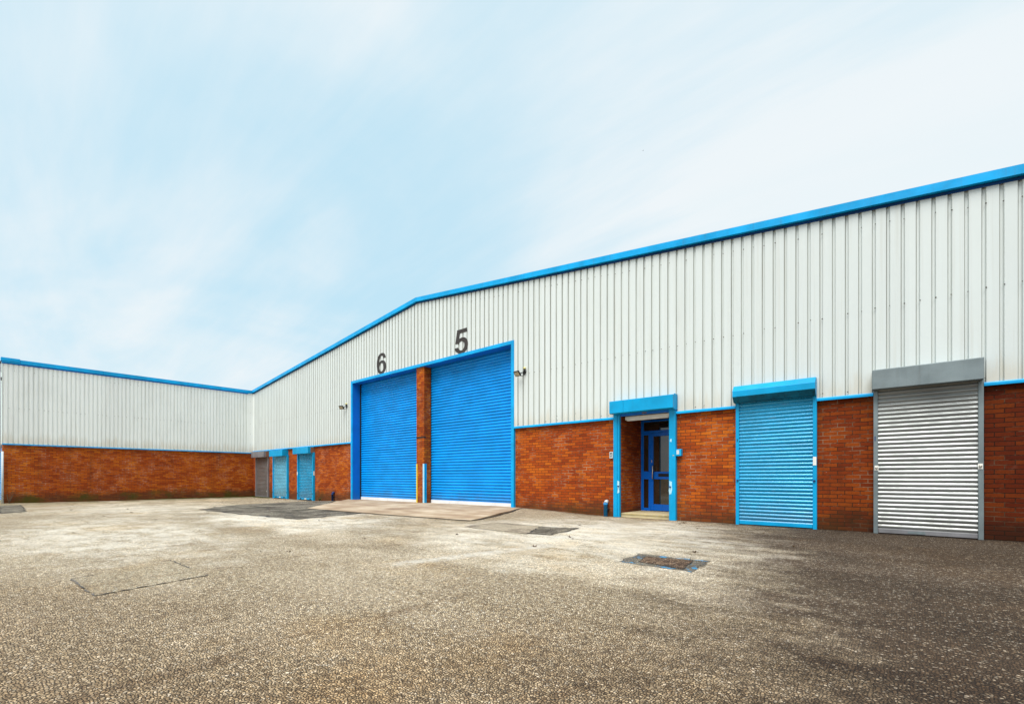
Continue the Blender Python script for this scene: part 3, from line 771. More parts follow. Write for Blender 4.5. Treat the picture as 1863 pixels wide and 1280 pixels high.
def curtain(x0, x1, z0, z1, pitch, y, depth, wob=0.0, wave=False):
    m = MB(); pr = lath_profile(z0, z1, pitch, y, depth, wave=wave)
    nx = 6 if wob else 1
    xs = [x0 + (x1 - x0) * i / nx for i in range(nx + 1)]
    b = 0
    grid = []
    rnd = random.Random(int(abs(x0) * 100))
    off = [0 if not wob else rnd.uniform(-wob, wob) for _ in range(int((z1 - z0) / pitch) + 3)]
    for x in xs:
        row = []
        for (yy, zz) in pr:
            li = int((z1 - zz) / pitch)
            s = math.sin((x - x0) / (x1 - x0) * math.pi)
            row.append((x, yy + off[li] * s, zz))
        grid.append(row)
    for r0, r1 in zip(grid, grid[1:]):
        for i in range(len(pr) - 1):
            m.face([r0[i + 1], r1[i + 1], r1[i], r0[i]], 0, wave)
    if wave: m.weld = True
    return m

PX0, PX1 = -13.842, -13.392
for (a, b, zb, lab) in ((IX0 + 0.05, PX0 + 0.0, 0.060, 'bright blue roller door under the number 6'), (PX1 - 0.0, IX1 - 0.03, 0.082, 'bright blue roller door under the number 5')):
    cz = zb + 0.10
    c_ = curtain(a, b, cz, 5.12, 0.1, D + 0.335, 0.032, 0.004)
    rd = P(c_.build('roller_door', M['bigdoor'], fix=False)); rd['label'] = lab
    br_ = MB(); br_.box(a, b, D + 0.300, D + 0.345, zb - 0.03, cz)
    P(br_.build('bottom_rail', M['whiterail'], bevel=0.006), rd)
    gd = MB()
    gd.box(a - 0.05, a + 0.012, D + 0.29, D + 0.37, zb - 0.03, 5.03)
    P(gd.build('guide', M['darkgap']), rd); gd = MB(); gd.box(b - 0.012, b + 0.02, D + 0.31, D + 0.37, zb - 0.03, 5.03)
    P(gd.build('guide', M['darkgap']), rd)
    bk = MB(); bk.box(a - .2, b + .2, D + .42, D + .45, 0, 5.3); P(bk.build('door_backing', M['darkgap']), rd)
# brick pillar between the doors
pl = MB(); pl.box(PX0, PX1, D - 0.005, D + 0.41, -0.1, IZ - 0.004)
pillar = P(pl.build('pillar', M['brick_wing']))
st_ = MB(); st_.box(PX0 - 0.004, PX1 + 0.004, D - 0.010, D + 0.06, 2.44, 2.50); P(st_.build('strap', M['black']), pillar)
g1 = MB(); g1.box(PX1 - 0.075, PX1 + 0.008, D - 0.014, D - 0.006, 0.0, 1.50); g1.box(PX1 + 0.001, PX1 + 0.009, D - 0.006, D + 0.10, 0.0, 1.50, 1)
P(g1.build('corner_guard', [M['worn'], M['cyan']]), pillar)
g2 = MB(); g2.box(PX0 - 0.008, PX0 + 0.06, D - 0.014, D - 0.006, 0.0, 1.50); g2.box(PX0 - 0.009, PX0 - 0.001, D - 0.006, D + 0.1, 0.0, 1.5, 0)
P(g2.build('corner_guard', [M['yellow']]), pillar)

# ---- security shutters on the wall face
def shutter(label, gx0, gx1, z0, bx0, bx1, bz0, bz1, bp, gp, gw, cmat, fmat, bmat, shape='box', gz=None, rail=None, boxend=None, gmat=None):
    cy = D - gp * 0.55
    part = P(curtain(gx0 + gw * 0.6, gx1 - gw * 0.6, z0 + 0.075, bz1 - 0.06, 0.0745, cy + 0.006, 0.019, 0.002, True).build('roller_shutter', cmat, fix=False))
    part['label'] = label
    for (a, b) in ((gx0, gx0 + gw), (gx1 - gw, gx1)):
        g = MB(); g.box(a, b, D - gp, D - 0.001, z0 - 0.06, gz or (bz0 + 0.05)); P(g.build('guide', gmat or fmat, bevel=0.005), part)
    r_ = MB(); r_.box(gx0 + gw + .004, gx1 - gw - .004, cy - 0.022, cy + 0.012, z0 + 0.004, z0 + 0.078); P(r_.build('bottom_rail', rail or fmat, bevel=0.004), part)
    b_ = MB(); y0 = D - bp
    if shape == 'oct':
        s_ = (bz1 - bz0) * 0.31
        b_.prism_x([(D + .0, bz0), (y0 + s_ * .9, bz0), (y0, bz0 + s_ * 1.05), (y0, bz1 - s_ * 1.05), (y0 + s_ * .9, bz1), (D + .0, bz1)], bx0, bx1)
    else:
        b_.prism_x([(D, bz0 + 0.02), (y0 + 0.05, bz0), (y0, bz0 + 0.006), (y0, bz1 - 0.006), (y0 + 0.012, bz1), (D, bz1 + 0.004)], bx0, bx1)
    bx_ = P(b_.build('shutter_box', [bmat, M['underside']], bevel=0.006), part)
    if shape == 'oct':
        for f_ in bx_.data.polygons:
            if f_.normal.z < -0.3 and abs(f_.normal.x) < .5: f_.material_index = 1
    if boxend:
        e_ = MB(); e_.box(bx1 + 0.001, bx1 + 0.006, D - bp * 0.62, D - 0.002, bz0 + 0.03, bz1 - 0.02); P(e_.build('end_plate', boxend), part)
    return part

def lock(part, x, z, y, mat, plate=None):
    m = MB()
    if plate: m.box(x - 0.028, x + 0.028, y - 0.004, y, z - 0.045, z + 0.045, 1)
    m.tube([(x, y - 0.002, z), (x, y - 0.022, z), (x, y - 0.034, z)], [0.020, 0.020, 0.012], 10)
    P(m.build('lock', [mat, plate or mat]), part)

s1 = shutter('dull grey roller shutter in the far corner', -28.70, -26.955, -0.12, -28.66, -26.93, 2.12, 2.46, 0.32, 0.085, 0.10, M['greyshut'], M['dullgrey'], M['dullgrey'], boxend=M['rust'])
s2 = shutter('blue roller shutter painted pale for its sheen, next to the grey one', -26.31, -24.49, -0.10, -26.17, -24.55, 2.11, 2.43, 0.33, 0.092, 0.10, M['sheenshut'], M['cyan'], M['cyan'])
s3 = shutter('blue roller shutter with a rusty box end', -23.36, -21.67, -0.09, -23.32, -21.69, 2.15, 2.47, 0.34, 0.097, 0.10, M['blueshut'], M['cyan'], M['cyan'], boxend=M['rust'])
for s_, gx0, gx1, mt in ((s1, -28.70, -26.955, M['steel']), (s2, -26.31, -24.49, M['black']), (s3, -23.36, -21.67, M['black'])):
    lock(s_, gx0 + 0.06, 0.22, D - 0.098, mt); lock(s_, gx1 - 0.06, 0.22, D - 0.098, mt)
for s_, xc in ((s2, -25.4), (s3, -22.5)):
    q = MB(); q.box(xc - 0.09, xc + 0.09, D - 0.09, D - 0.076, -0.075, -0.025); P(q.build('rail_plate', M['white']), s_)
    for dx in (-0.5, 0.5):
        q = MB(); q.box(xc + dx - 0.05, xc + dx + 0.05, D - 0.09, D - 0.076, -0.07, -0.02); P(q.build('bolt_plate', M['black']), s_)
q = MB(); q.box(-21.669, -21.663, D - 0.09, D - 0.02, 1.10, 1.30); P(q.build('sticker', M['white']), s3)
q = MB(); q.box(-23.372, -23.30, D - 0.101, D - 0.098, 1.12, 1.28); P(q.build('sticker', M['white']), s3)

s4 = shutter('wide cyan roller shutter with an eight-sided box', -2.815, -1.357, 0.01, -2.832, -1.357, 2.575, 2.925, 0.27, 0.075, 0.066, M['blueshut'], M['cyan'], M['cyan'], 'oct', gz=2.70)
lock(s4, -2.775, 0.94, D - 0.076, M['pipe_dark']); lock(s4, -1.395, 0.935, D - 0.076, M['pipe_dark'])
q = MB(); q.box(-1.418, -1.361, D - 0.080, D - 0.0765, 1.235, 1.40); P(q.build('sticker', M['white']), s4)
q = MB(); q.box(-2.79, -2.776, D - 0.079, D - 0.0765, 1.76, 1.82); P(q.build('keyhole', M['black']), s4)

s5 = shutter('bare galvanised steel roller shutter with bright laths', -0.492, 0.912, 0.005, -0.502, 0.898, 2.555, 2.905, 0.28, 0.08, 0.064, M['steelshut'], M['galv'], M['galv'], gz=2.70, rail=M['dullgrey'])
lock(s5, -0.448, 1.17, D - 0.081, M['steel'], M['white']); lock(s5, 0.872, 1.18, D - 0.081, M['steel'], M['white'])
q = MB(); q.box(0.09, 0.21, D - 0.073, D - 0.0665, 0.022, 0.066); q.box(-0.02, 0.085, D - 0.072, D - 0.0665, 0.026, 0.062); P(q.build('rail_plate', M['galv']), s5)
q = MB(); q.box(-0.475, -0.462, D - 0.085, D - 0.0815, 1.66, 1.74); P(q.build('keyhole', M['pipe_dark']), s5)

# ---- entrance porch
M['faded_yellow'] = painted('faded_yellow', (0.42, 0.335, 0.15), 0.7, vary=0.2, chips=1.9, chipcol=(0.40, 0.34, 0.22), streak=0.4)
en = MB()
# frame members of the glazed screen (butted, no overlaps)
fy0, fy1 = DOORY, DOORY + 0.06
X0, X1 = -5.552, -4.303
F0 = 0.105
en.box(X0, X0 + 0.075, fy0, fy1, F0, 2.54)
en.box(X1 - 0.06, X1, fy0, fy1, F0, 2.54)
en.box(X0 + 0.075, X1 - 0.06, fy0, fy1, 2.49, 2.54)
en.box(X0 + 0.075, X1 - 0.06, fy0, fy1, 2.195, 2.255)
en.box(-5.335, -5.288, fy0, fy1, F0, 2.195)
en.box(X0 + 0.075, -5.335, fy0, fy1, F0, F0 + 0.075)
en.box(X0 + 0.075, -5.335, fy0, fy1, 0.955, 1.165)
en.box(X0 + 0.075, -5.335, fy0, fy1, 2.14, 2.195)
entr = P(en.build('entrance_screen', M['doorblue'], bevel=0.004)); entr['label'] = 'deep blue glazed entrance screen set back in the porch'
LX0, LX1 = -5.284, -4.366
lf = MB()
ly0, ly1 = DOORY - 0.004, DOORY + 0.048
lf.box(LX0, LX0 + 0.085, ly0, ly1, F0 + 0.012, 2.19); lf.box(LX1 - 0.085, LX1, ly0, ly1, F0 + 0.012, 2.19)
lf.box(LX0 + 0.085, LX1 - 0.085, ly0, ly1, F0 + 0.012, 0.285)
lf.box(LX0 + 0.085, LX1 - 0.085, ly0, ly1, 0.955, 1.155)
lf.box(LX0 + 0.085, LX1 - 0.085, ly0, ly1, 2.10, 2.19)
P(lf.build('door_leaf', M['doorblue'], bevel=0.004), entr)
for (a, b, c, d_) in ((LX0 + .08, LX1 - .08, 0.28, 0.96), (LX0 + .08, LX1 - .08, 1.15, 2.105), (X0 + .07, -5.33, F0 + .07, 0.96), (X0 + .07, -5.33, 1.16, 2.145), (X0 + .07, X1 - .055, 2.25, 2.495)):
    g = MB(); g.box(a, b, DOORY + 0.022, DOORY + 0.03, c, d_); P(g.build('pane', M['glass']), entr)
h = MB(); hx = LX0 + 0.075
h.tube([(hx, DOORY - 0.005, 1.30), (hx + .01, DOORY - 0.05, 1.305), (hx + .02, DOORY - 0.075, 1.28), (hx + .02, DOORY - 0.075, 0.99), (hx + .01, DOORY - 0.05, 0.965), (hx, DOORY - 0.005, 0.97)], 0.018, 8)
P(h.build('handle', M['steel']), entr)
q = MB(); q.box(-5.06, -4.72, DOORY - 0.010, DOORY - 0.0045, 1.02, 1.10); P(q.build('letter_slot', M['black']), entr)
q = MB(); q.box(LX0 + .03, LX0 + .055, DOORY - 0.012, DOORY - 0.0045, 1.40, 1.47); P(q.build('keyhole_plate', M['steel']), entr)
# ceiling, step, batten light
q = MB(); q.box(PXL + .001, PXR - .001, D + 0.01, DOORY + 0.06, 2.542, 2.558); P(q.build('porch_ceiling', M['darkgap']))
q = MB(); q.box(PXL + .002, PXR - .002, D + 0.03, DOORY + 0.2, -0.25, 0.102); q.box(PXL + .004, PXR - .004, D + 0.022, D + 0.029, 0.06, 0.099, 1)
stp = P(q.build('door_step', [M['step'], M['faded_yellow']], bevel=0.006)); stp['label'] = 'worn concrete door step with faded yellow edge'
q = MB(); q.box(-5.48, -4.33, D + 0.10, D + 0.19, 2.455, 2.54); q.box(-5.44, -4.36, D + 0.115, D + 0.175, 2.43, 2.4545)
P(q.build('batten_light', M['white'], bevel=0.006))
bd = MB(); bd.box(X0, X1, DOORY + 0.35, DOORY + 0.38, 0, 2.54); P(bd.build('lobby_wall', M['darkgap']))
# surround of the entrance: two posts and a box
ps = MB(); ps.box(-5.705, -5.60, D - 0.10, D - .001, -0.06, 2.66); ps.box(-5.60, -5.54, D - 0.085, D - .001, -0.06, 2.64); post1 = P(ps.build('entrance_post', M['cyan'], bevel=0.006))
ps = MB(); ps.box(-4.262, -4.105, D - 0.10, D - .001, -0.06, 2.66); post2 = P(ps.build('entrance_post', M['cyan'], bevel=0.006))
post1['label'] = 'cyan post left of the entrance porch'; post2['label'] = 'cyan post right of the entrance porch'
for p_, x in ((post1, -5.565), (post2, -4.225)):
    rnd = random.Random(int(-x * 100)); m = MB()
    yy = D - (0.0875 if p_ is post1 else 0.1025)
    pts = [(x + s * (0.020 + rnd.uniform(0, .022)), z) for s, z in ((-1, .60), (1, .62), (1, .72), (1, .80), (1, .90), (-1, .92), (-1, .80), (-1, .70))]
    if p_ is post1: pts = [(min(px, -5.543), pz) for px, pz in pts]
    m.face([(px, yy, pz) for px, pz in pts]); P(m.build('paint_scrape', M['worn']), p_)
    l_ = MB(); l_.tube([(x + .0, yy, .78), (x, yy - .03, .78)], 0.018, 10); P(l_.build('bolt', M['pipe_dark']), p_)
m = MB(); m.face([(-4.215 + px, D - 0.1025, 1.86 + pz) for px, pz in ((-.02, -.03), (.018, -.035), (.022, .03), (.0, .045), (-.022, .02))]); P(m.build('paint_scrape', M['worn']), post2)
cb = MB()
cb.prism_x([(D - 0.002, 2.60), (D - 0.25, 2.585), (D - 0.29, 2.60), (D - 0.29, 2.895), (D - 0.28, 2.902), (D - 0.002, 2.91)], -5.715, -5.336)
cb.prism_x([(D - 0.002, 2.60), (D - 0.25, 2.585), (D - 0.29, 2.60), (D - 0.29, 2.895), (D - 0.28, 2.902), (D - 0.002, 2.91)], -5.332, -4.092)
can = P(cb.build('entrance_canopy', M['cyan'], bevel=0.004)); can['label'] = 'cyan shutter box over the entrance porch'
q = MB(); q.box(-4.110, -4.086, D - 0.20, D - 0.003, 2.57, 2.93); P(q.build('end_plate', M['cyan'], bevel=0.004), can)
q = MB(); q.box(-5.54, -4.262, D - 0.06, D - 0.03, 2.535, 2.598); q.box(-4.95, -4.83, D - 0.064, D - 0.0605, 2.555, 2.585, 1); P(q.build('curtain_end', [M['jamb'], M['rust']]), can)

# ------------------------------------------------------------------ wing on the left
wing = empty('warehouse_wing', (WX, 5.7, 0))
tag(wing, 'flat-topped side wing with white cladding above a long windowless brick wall', 'warehouse')
def W(o, parent=None):
    p = parent or wing
    o.parent = p
    o.matrix_parent_inverse = Matrix.Translation((-WX, -5.7, 0))
    return o
m = MB(); m.box(WX - 0.33, WX, WY0, D, -0.4, 2.44)
W(m.build('brick_wall', M['brick_wing']))
WC = WX + 0.055
W(ribbed('cladding', [(WY0 - 0.02, D - 0.30, 2.42, lambda a: 5.93)], WC, 'y', -1, [M['clad_wing'], M['web_shade_wing']], 0.15, 0.032, 0.012, 0.030, 0.02, -1))
m = MB(); m.box(WC + 0.003, WC + 0.006, D - 0.33, CROWN - 0.004, 2.42, 5.86); m.box(WC + 0.006, WC + 0.20, CROWN - 0.009, CROWN - 0.005, 2.5, 5.86)
cf = W(m.build('corner_flashing', M['clad_wing']))
o = W(screws([(lambda a: 2.47, 0.55), (lambda a: 3.95, 0.8), (lambda a: 5.55, 0.6)], 'y', WC - 0.001, WY0, D - 0.4, 0.15, 0.02, lambda a, z: False, 0.85, 8, 1).build('screw_heads', M['screw']))
o['kind'] = 'stuff'
m = MB()
for z in (2.9, 3.5, 4.1, 4.75, 5.4): m.box(WC + 0.006, WC + 0.012, D - 0.22, D - 0.205, z, z + 0.02)
W(m.build('flashing_rivets', M['screw']))['kind'] = 'stuff'
m = MB()
for a, b, d_ in ((WY0 + 0.5, 4.0, 0), (4.0, 7.4, 0.003), (7.4, CROWN - 0.09, 0)):
    m.box(WX - 0.3, WC + 0.055 + d_, a + 0.003, b - 0.003, 5.875, 6.045 - d_)
m.box(WX - 0.3, WC + 0.07, WY0 - 0.06, WY0 + 0.5, 5.93, 6.075)
m.box(WX - 0.3, WC + 0.050, WY0 - 0.03, WY0 + 0.5, 5.86, 5.93)
W(m.build('roof_trim', M['trim'], bevel=0.006))
m = MB(); m.box(WC + 0.001, WC + 0.006, WY0 - 0.02, D - 0.33, 5.82, 5.88); W(m.build('trim_filler_or_shadow_strip', M['jamb']))
m = MB(); m.box(WX - 0.02, WC + 0.022, WY0 - 0.02, CROWN - 0.03, 2.385, 2.435); W(m.build('drip_flashing', M['trim'], bevel=0.006))
m = MB(); m.box(WX - 25, WX - 0.3, WY0, D + 38, 5.80, 5.90); W(m.build('roof', M['roofing']))
# side wall facing the camera's left, hardly seen: white cladding over a blue door
m = MB(); m.box(WX - 25, WX - 0.0, WY0 - 0.02, WY0 + 0.3, 2.44, 5.86); W(m.build('side_cladding', M['clad']))
m = MB(); m.box(WX - 25, WX - 5.6, WY0, WY0 + 0.3, -.4, 2.435); m.box(WX - 1.0, WX - .34, WY0, WY0 + 0.3, -.4, 2.435); W(m.build('side_wall', M['brick_wing']))
m = curtain(WX - 5.6, WX - 1.0, -0.1, 2.43, 0.1, WY0 + 0.06, 0.02)
W(m.build('side_door', M['bigdoor'], fix=False))
# downpipe on the corner
m = MB(); m.tube([(WX + 0.09, WY0 - 0.01, -0.12), (WX + 0.09, WY0 - 0.01, 2.1)], 0.036, 10)
m.tube([(WX - 0.02, WY0 - 0.09, 2.05), (WX - 0.02, WY0 - 0.09, 5.8)], 0.03, 8)
W(m.build('downpipe', M['palegrey']))

# ------------------------------------------------------------------ fittings that hang on the walls
# lamp on the wing's side
wl = empty('wall_lamp', (WX - 0.5, WY0 - 0.02, 5.2)); tag(wl, 'small black lamp on the side of the wing at the left edge', 'lamp')
m = MB(); m.box(-0.12, 0.12, -0.10, 0.0, -0.02, 0.10); m.box(-.03, .03, -.20, -.10, -.30, .06); m.build('housing', M['black'], wl, bevel=0.01)
m = MB(); m.box(-0.09, 0.09, -0.205, -0.201, -0.26, -0.04); m.build('lens', M['lens'], wl)
cb_ = MB(); cb_.tube([(WX - .6, WY0 - .05, 5.55), (WX - .25, WY0 - .06, 5.66), (WX - .02, WY0 - .06, 5.92)], 0.02, 6)
tag(cb_.build('cable', M['black']), 'black cable rising to the roof trim at the left corner of the wing', 'cable')

def floodlight(x, z, label, yaw):
    e = empty('floodlight', (x, CROWN, z)); e.scale = (0.88, 0.88, 0.88); tag(e, label, 'floodlight', 'floodlights beside the big doors')
    rot = Matrix.Rotation(R(yaw), 3, 'Z') @ Matrix.Rotation(R(40), 3, 'X')
    c = Vector((-0.13, -0.20, 0.0))
    m = MB(); m.obox(c, (0.25, 0.045, 0.19), rot)
    for k in range(5): m.obox(c + rot @ Vector((-0.09 + k * 0.045, 0.035, 0)), (0.008, 0.03, 0.15), rot)
    m.build('housing', M['black'], e, bevel=0.012)
    m = MB(); m.obox(c + rot @ Vector((0, -0.024, 0)), (0.20, 0.006, 0.14), rot); m.build('lens', M['lens'], e)
    m = MB(); m.box(-0.03, 0.03, -0.012, 0.0, -0.02, 0.10); m.tube([(0, -0.01, 0.05), (-0.01, -0.08, 0.04), (-0.06, -0.15, 0.0)], 0.016, 8)
    m.build('bracket', M['black'], e, bevel=0.0)
    m = MB(); m.tube([(0.07, -0.06, 0.055), (0.07, -0.06, 0.065), (0.07, -0.06, 0.15)], [0.028, 0.036, 0.036], 12); m.box(0.045, 0.095, -0.05, 0.0, 0.02, 0.07)
    m.build('sensor_body', M['black'], e)
    m = MB(); m.tube([(0.07, -0.06, 0.151), (0.07, -0.06, 0.18), (0.07, -0.06, 0.205), (0.07, -0.06, 0.22)], [0.042, 0.045, 0.034, 0.008], 12); m.build('sensor_dome', M['dome'], e)
    m = MB(); pts = []
    for i in range(9):
        t = i / 8; pts.append((-0.06 + 0.14 * t, -0.17 + 0.15 * t, -0.06 - 0.05 * math.sin(t * math.pi * .8) + 0.09 * t * t))
    m.tube(pts, 0.009, 6); m.build('cable', M['black'], e)
    return e
floodlight(-8.66, 4.06, 'black floodlight on white cladding right of the number 5 door', -8)
floodlight(-18.68, 4.05, 'black floodlight on white cladding left of the number 6 door', 18)

# unit numbers cut from flat sheet
def digit(name, splines, x, z, hgt, wid, label):
    cu = bpy.data.curves.new(name, 'CURVE'); cu.dimensions = '2D'; cu.fill_mode = 'BOTH'; cu.extrude = 0.004; cu.resolution_u = 10
    for pts in splines:
        sp = cu.splines.new('BEZIER'); sp.bezier_points.add(len(pts) - 1); sp.use_cyclic_u = True
        for bp, (co, hl, hr) in zip(sp.bezier_points, pts):
            bp.handle_left_type = bp.handle_right_type = 'FREE'
            bp.co = (*co, 0); bp.handle_left = (*hl, 0); bp.handle_right = (*hr, 0)
    tmp = bpy.data.objects.new(name + '_outline', cu); COL.objects.link(tmp)
    dg = bpy.context.evaluated_depsgraph_get()
    me = bpy.data.meshes.new_from_object(tmp.evaluated_get(dg)); me.name = name
    bpy.data.objects.remove(tmp)
    me.transform(Matrix.Translation((x, CROWN - 0.007, z)) @ Matrix.Rotation(R(90), 4, 'X') @ Matrix.Diagonal((wid, hgt, 1, 1)))
    me.materials.clear(); me.materials.append(M['digit'])
    o = bpy.data.objects.new(name, me); COL.objects.link(o)
    return tag(o, label, 'number', 'unit numbers over the big doors')
def cn(p): return (p, p, p)                       # corner
def sm(p, a, b): return (p, a, b)
# glyphs in a unit box (0..1 wide, 0..1 tall)
five = [[cn((0.93, 1.0)), cn((0.20, 1.0)), cn((0.06, 0.44)), cn((0.29, 0.42)),
         sm((0.50, 0.505), (0.35, 0.475), (0.66, 0.505)), sm((0.745, 0.315), (0.745, 0.44), (0.745, 0.20)),
         sm((0.495, 0.115), (0.66, 0.115), (0.37, 0.115)), cn((0.27, 0.265)), cn((0.0, 0.255)),
         sm((0.49, -0.02), (0.02, 0.06), (0.82, -0.02)), sm((1.0, 0.325), (1.0, 0.13), (1.0, 0.53)),
         sm((0.57, 0.65), (0.82, 0.65), (0.46, 0.65)), cn((0.345, 0.605)), cn((0.41, 0.845)), cn((0.93, 0.845))]]
five[0][2] = ((0.06, 0.44), (0.06, 0.44), (0.06, 0.44))
six = [[sm((0.975, 0.745), (0.975, 0.745), (0.93, 0.92)), sm((0.535, 1.015), (0.78, 1.015), (0.18, 1.015)), sm((0.0, 0.48), (0.0, 0.81), (0.0, 0.17)),
        sm((0.51, -0.02), (0.17, -0.02), (0.80, -0.02)), sm((1.0, 0.32), (1.0, 0.12), (1.0, 0.51)), sm((0.575, 0.645), (0.83, 0.645), (0.44, 0.645)),
        sm((0.265, 0.545), (0.34, 0.615), (0.275, 0.76)), sm((0.525, 0.885), (0.37, 0.885), (0.64, 0.885)), sm((0.70, 0.745), (0.68, 0.84), (0.70, 0.745))],
       [sm((0.515, 0.52), (0.65, 0.52), (0.38, 0.52)), sm((0.285, 0.315), (0.285, 0.44), (0.285, 0.20)), sm((0.515, 0.105), (0.38, 0.105), (0.65, 0.105)), sm((0.745, 0.315), (0.745, 0.20), (0.745, 0.44))]]
digit('unit_number', five, -11.69, 5.150, 0.80, 0.645, 'charcoal numeral 5 over the right-hand blue door')
digit('unit_number', six, -16.33, 5.155, 0.80, 0.630, 'charcoal numeral 6 over the left-hand blue door')

# keypad and key switch either side of the entrance
k_ = empty('keypad', (-5.80, D, 1.57)); tag(k_, 'small pale grey keypad on the brick left of the entrance', 'keypad')
m = MB(); m.box(-0.05, 0.05, -0.045, 0.0, -0.085, 0.085); m.build('case', M['palegrey'], k_, bevel=0.012)
m = MB(); m.box(-0.028, 0.028, -0.049, -0.0455, 0.03, 0.06); m.build('display', M['black'], k_)
m = MB()
for i in range(3):
    for j in range(3): m.box(-0.03 + i * .022, -0.014 + i * .022, -0.049, -0.0455, -0.05 + j * .022, -0.036 + j * .022)
m.build('buttons', M['galv'], k_)
k_ = empty('switch_box', (-4.05, D, 1.575)); tag(k_, 'small blue key switch box on the brick right of the entrance', 'switch')
m = MB(); m.box(-0.055, 0.075, -0.10, 0.0, -0.08, 0.08); m.build('case', M['cyan'], k_, bevel=0.008)
m = MB(); m.box(-0.03, 0.03, -0.106, -0.1005, -0.04, 0.055); m.build('cover_plate', M['palegrey'], k_)
m = MB(); m.tube([(-0.05, -0.07, -0.05), (-0.09, -0.085, -0.06), (-0.12, -0.09, -0.07)], 0.016, 8); m.build('key_knob', M['yellow'], k_)

# pipe stubs at the wall foot
def stub(x, h_, mat, label):
    z = ground_z(x, D - .1)
    e = empty('pipe_stub', (x, D - 0.09, z)); tag(e, label, 'pipe', 'pipe stubs at the wall foot')
    m = MB(); m.tube([(0, 0, -0.05), (0, 0, h_ * .78), (0, 0, h_ * .781), (0, 0, h_ - .03)], [0.048, 0.048, 0.056, 0.056], 12)
    m.build('pipe', mat, e)
    m = MB(); m.tube([(0, 0, h_ - .03), (0, .03, h_), (0, .085, h_ + .01)], 0.05, 12); m.build('elbow', M['palegrey'] if mat is M['pipe'] else mat, e)
    m = MB(); m.box(-0.07, 0.07, 0.03, 0.089, h_ * .45, h_ * .45 + .03); m.build('clip', M['black'], e)
stub(-5.93, 0.37, M['pipe'], 'short blue and grey pipe stub by the entrance post')
stub(-19.85, 0.36, M['pipe_dark'], 'short navy pipe stub left of the number 6 door')

# ------------------------------------------------------------------ loose small things
def leaf_mesh(seed):
    rnd = random.Random(seed); m = MB(); n = 8; L, Wd = 0.045, 0.022
    top = [(-L + 2 * L * i / n, Wd * math.sin(math.pi * i / n) * rnd.uniform(.7, 1.2), 0.010 * math.sin(i * 1.1 + seed) + .012) for i in range(n + 1)]
    bot = [(x, -abs(y) * rnd.uniform(.7, 1.2), z + rnd.uniform(0, .012)) for x, y, z in top]
    mid = [(x, 0, .004 + .006 * math.sin(i)) for i, (x, _, _) in enumerate(top)]
    for i in range(n):
        m.face([mid[i], mid[i + 1], top[i + 1], top[i]]); m.face([mid[i + 1], mid[i], bot[i], bot[i + 1]])
    m.tube([(L, 0, .006), (L + .03, .006, .012)], 0.0018, 4)
    return m
leaf0 = leaf_mesh(1).build('dry_leaf', M['leaf'], fix=False)
tag(leaf0, 'curled brown dead leaf lying on the yard', 'leaf', 'dead leaves scattered over the yard')
spots = []
rl = random.Random(21)
while len(spots) < 46:
    x, y = rl.uniform(-26, -1.2), rl.uniform(0.5, 10.2)
    if x > -6 and y < 4.5: continue
    if y < 0.35 * -x - 6.5 or (-18 < x < -7.5 and y > 6.4): continue
    spots.append((x, y))
for i, (x, y) in enumerate(spots):
    o = leaf0 if i == 0 else leaf0.copy()
    if i: COL.objects.link(o)
    o.location = (x, y, ground_z(x, y) + 0.004); s = rl.uniform(0.35, 0.85); o.scale = (s, s, s * 1.2)
    o.rotation_euler = (rl.uniform(-.2, .2), rl.uniform(-.2, .2), rl.uniform(0, 6.28))

m = MB(); m.tube([(-1.93, 5.42, 0), (-1.935, 5.43, .05), (-1.915, 5.43, .105)], [.004, .003, .002], 5); m.tube([(-1.915, 5.43, .105), (-2.0, 5.46, .112)], [.003, .0015], 5)
tag(m.build('twig', M['twig']), 'thin dead twig standing up beside the utility cover', 'twig')

def weed(name, x, y, h_, n, seed, label, twigs=False):
    rnd = random.Random(seed); z = ground_z(x, y)
    e = empty(name, (x, y, z)); tag(e, label, 'plant')
    st = MB(); lv = MB()
    for i in range(n):
        a = rnd.uniform(0, 6.28); l_ = h_ * rnd.uniform(.5, 1); lean = rnd.uniform(.3, .9)
        p = [(math.cos(a) * lean * l_ * t, math.sin(a) * lean * l_ * t * .6, l_ * (t - .25 * t * t)) for t in (0, .35, .7, 1)]
        st.tube(p, [.006, .005, .004, .002] if twigs else [.004, .003, .002, .001], 5)
        for t in ((.8, 1.0) if twigs else (.3, .5, .65, .8, 1.0)):
            for _ in range(1 if twigs else 2):
                c = Vector(p[-1]) * t; d_ = Vector((rnd.uniform(-1, 1), rnd.uniform(-1, 1), rnd.uniform(-.2, .8))).normalized() * rnd.uniform(.03, .06)
                s_ = d_.cross(Vector((0, 0, 1))).normalized() * d_.length * .35
                lv.face([c, c + d_ * .5 + s_, c + d_, c + d_ * .5 - s_])
    st.build('stem', M['twig'], e); lv.build('leaves', M['green'], e, fix=False)
weed('weed', -22.0 + 1.1, D - 0.16, 0.16, 9, 4, 'low green weed at the wall foot right of the rusty-ended shutter')
weed('shrub', WX + 0.25, WY0 + 0.18, 0.85, 12, 9, 'sparse twiggy shrub at the near corner of the wing', True)
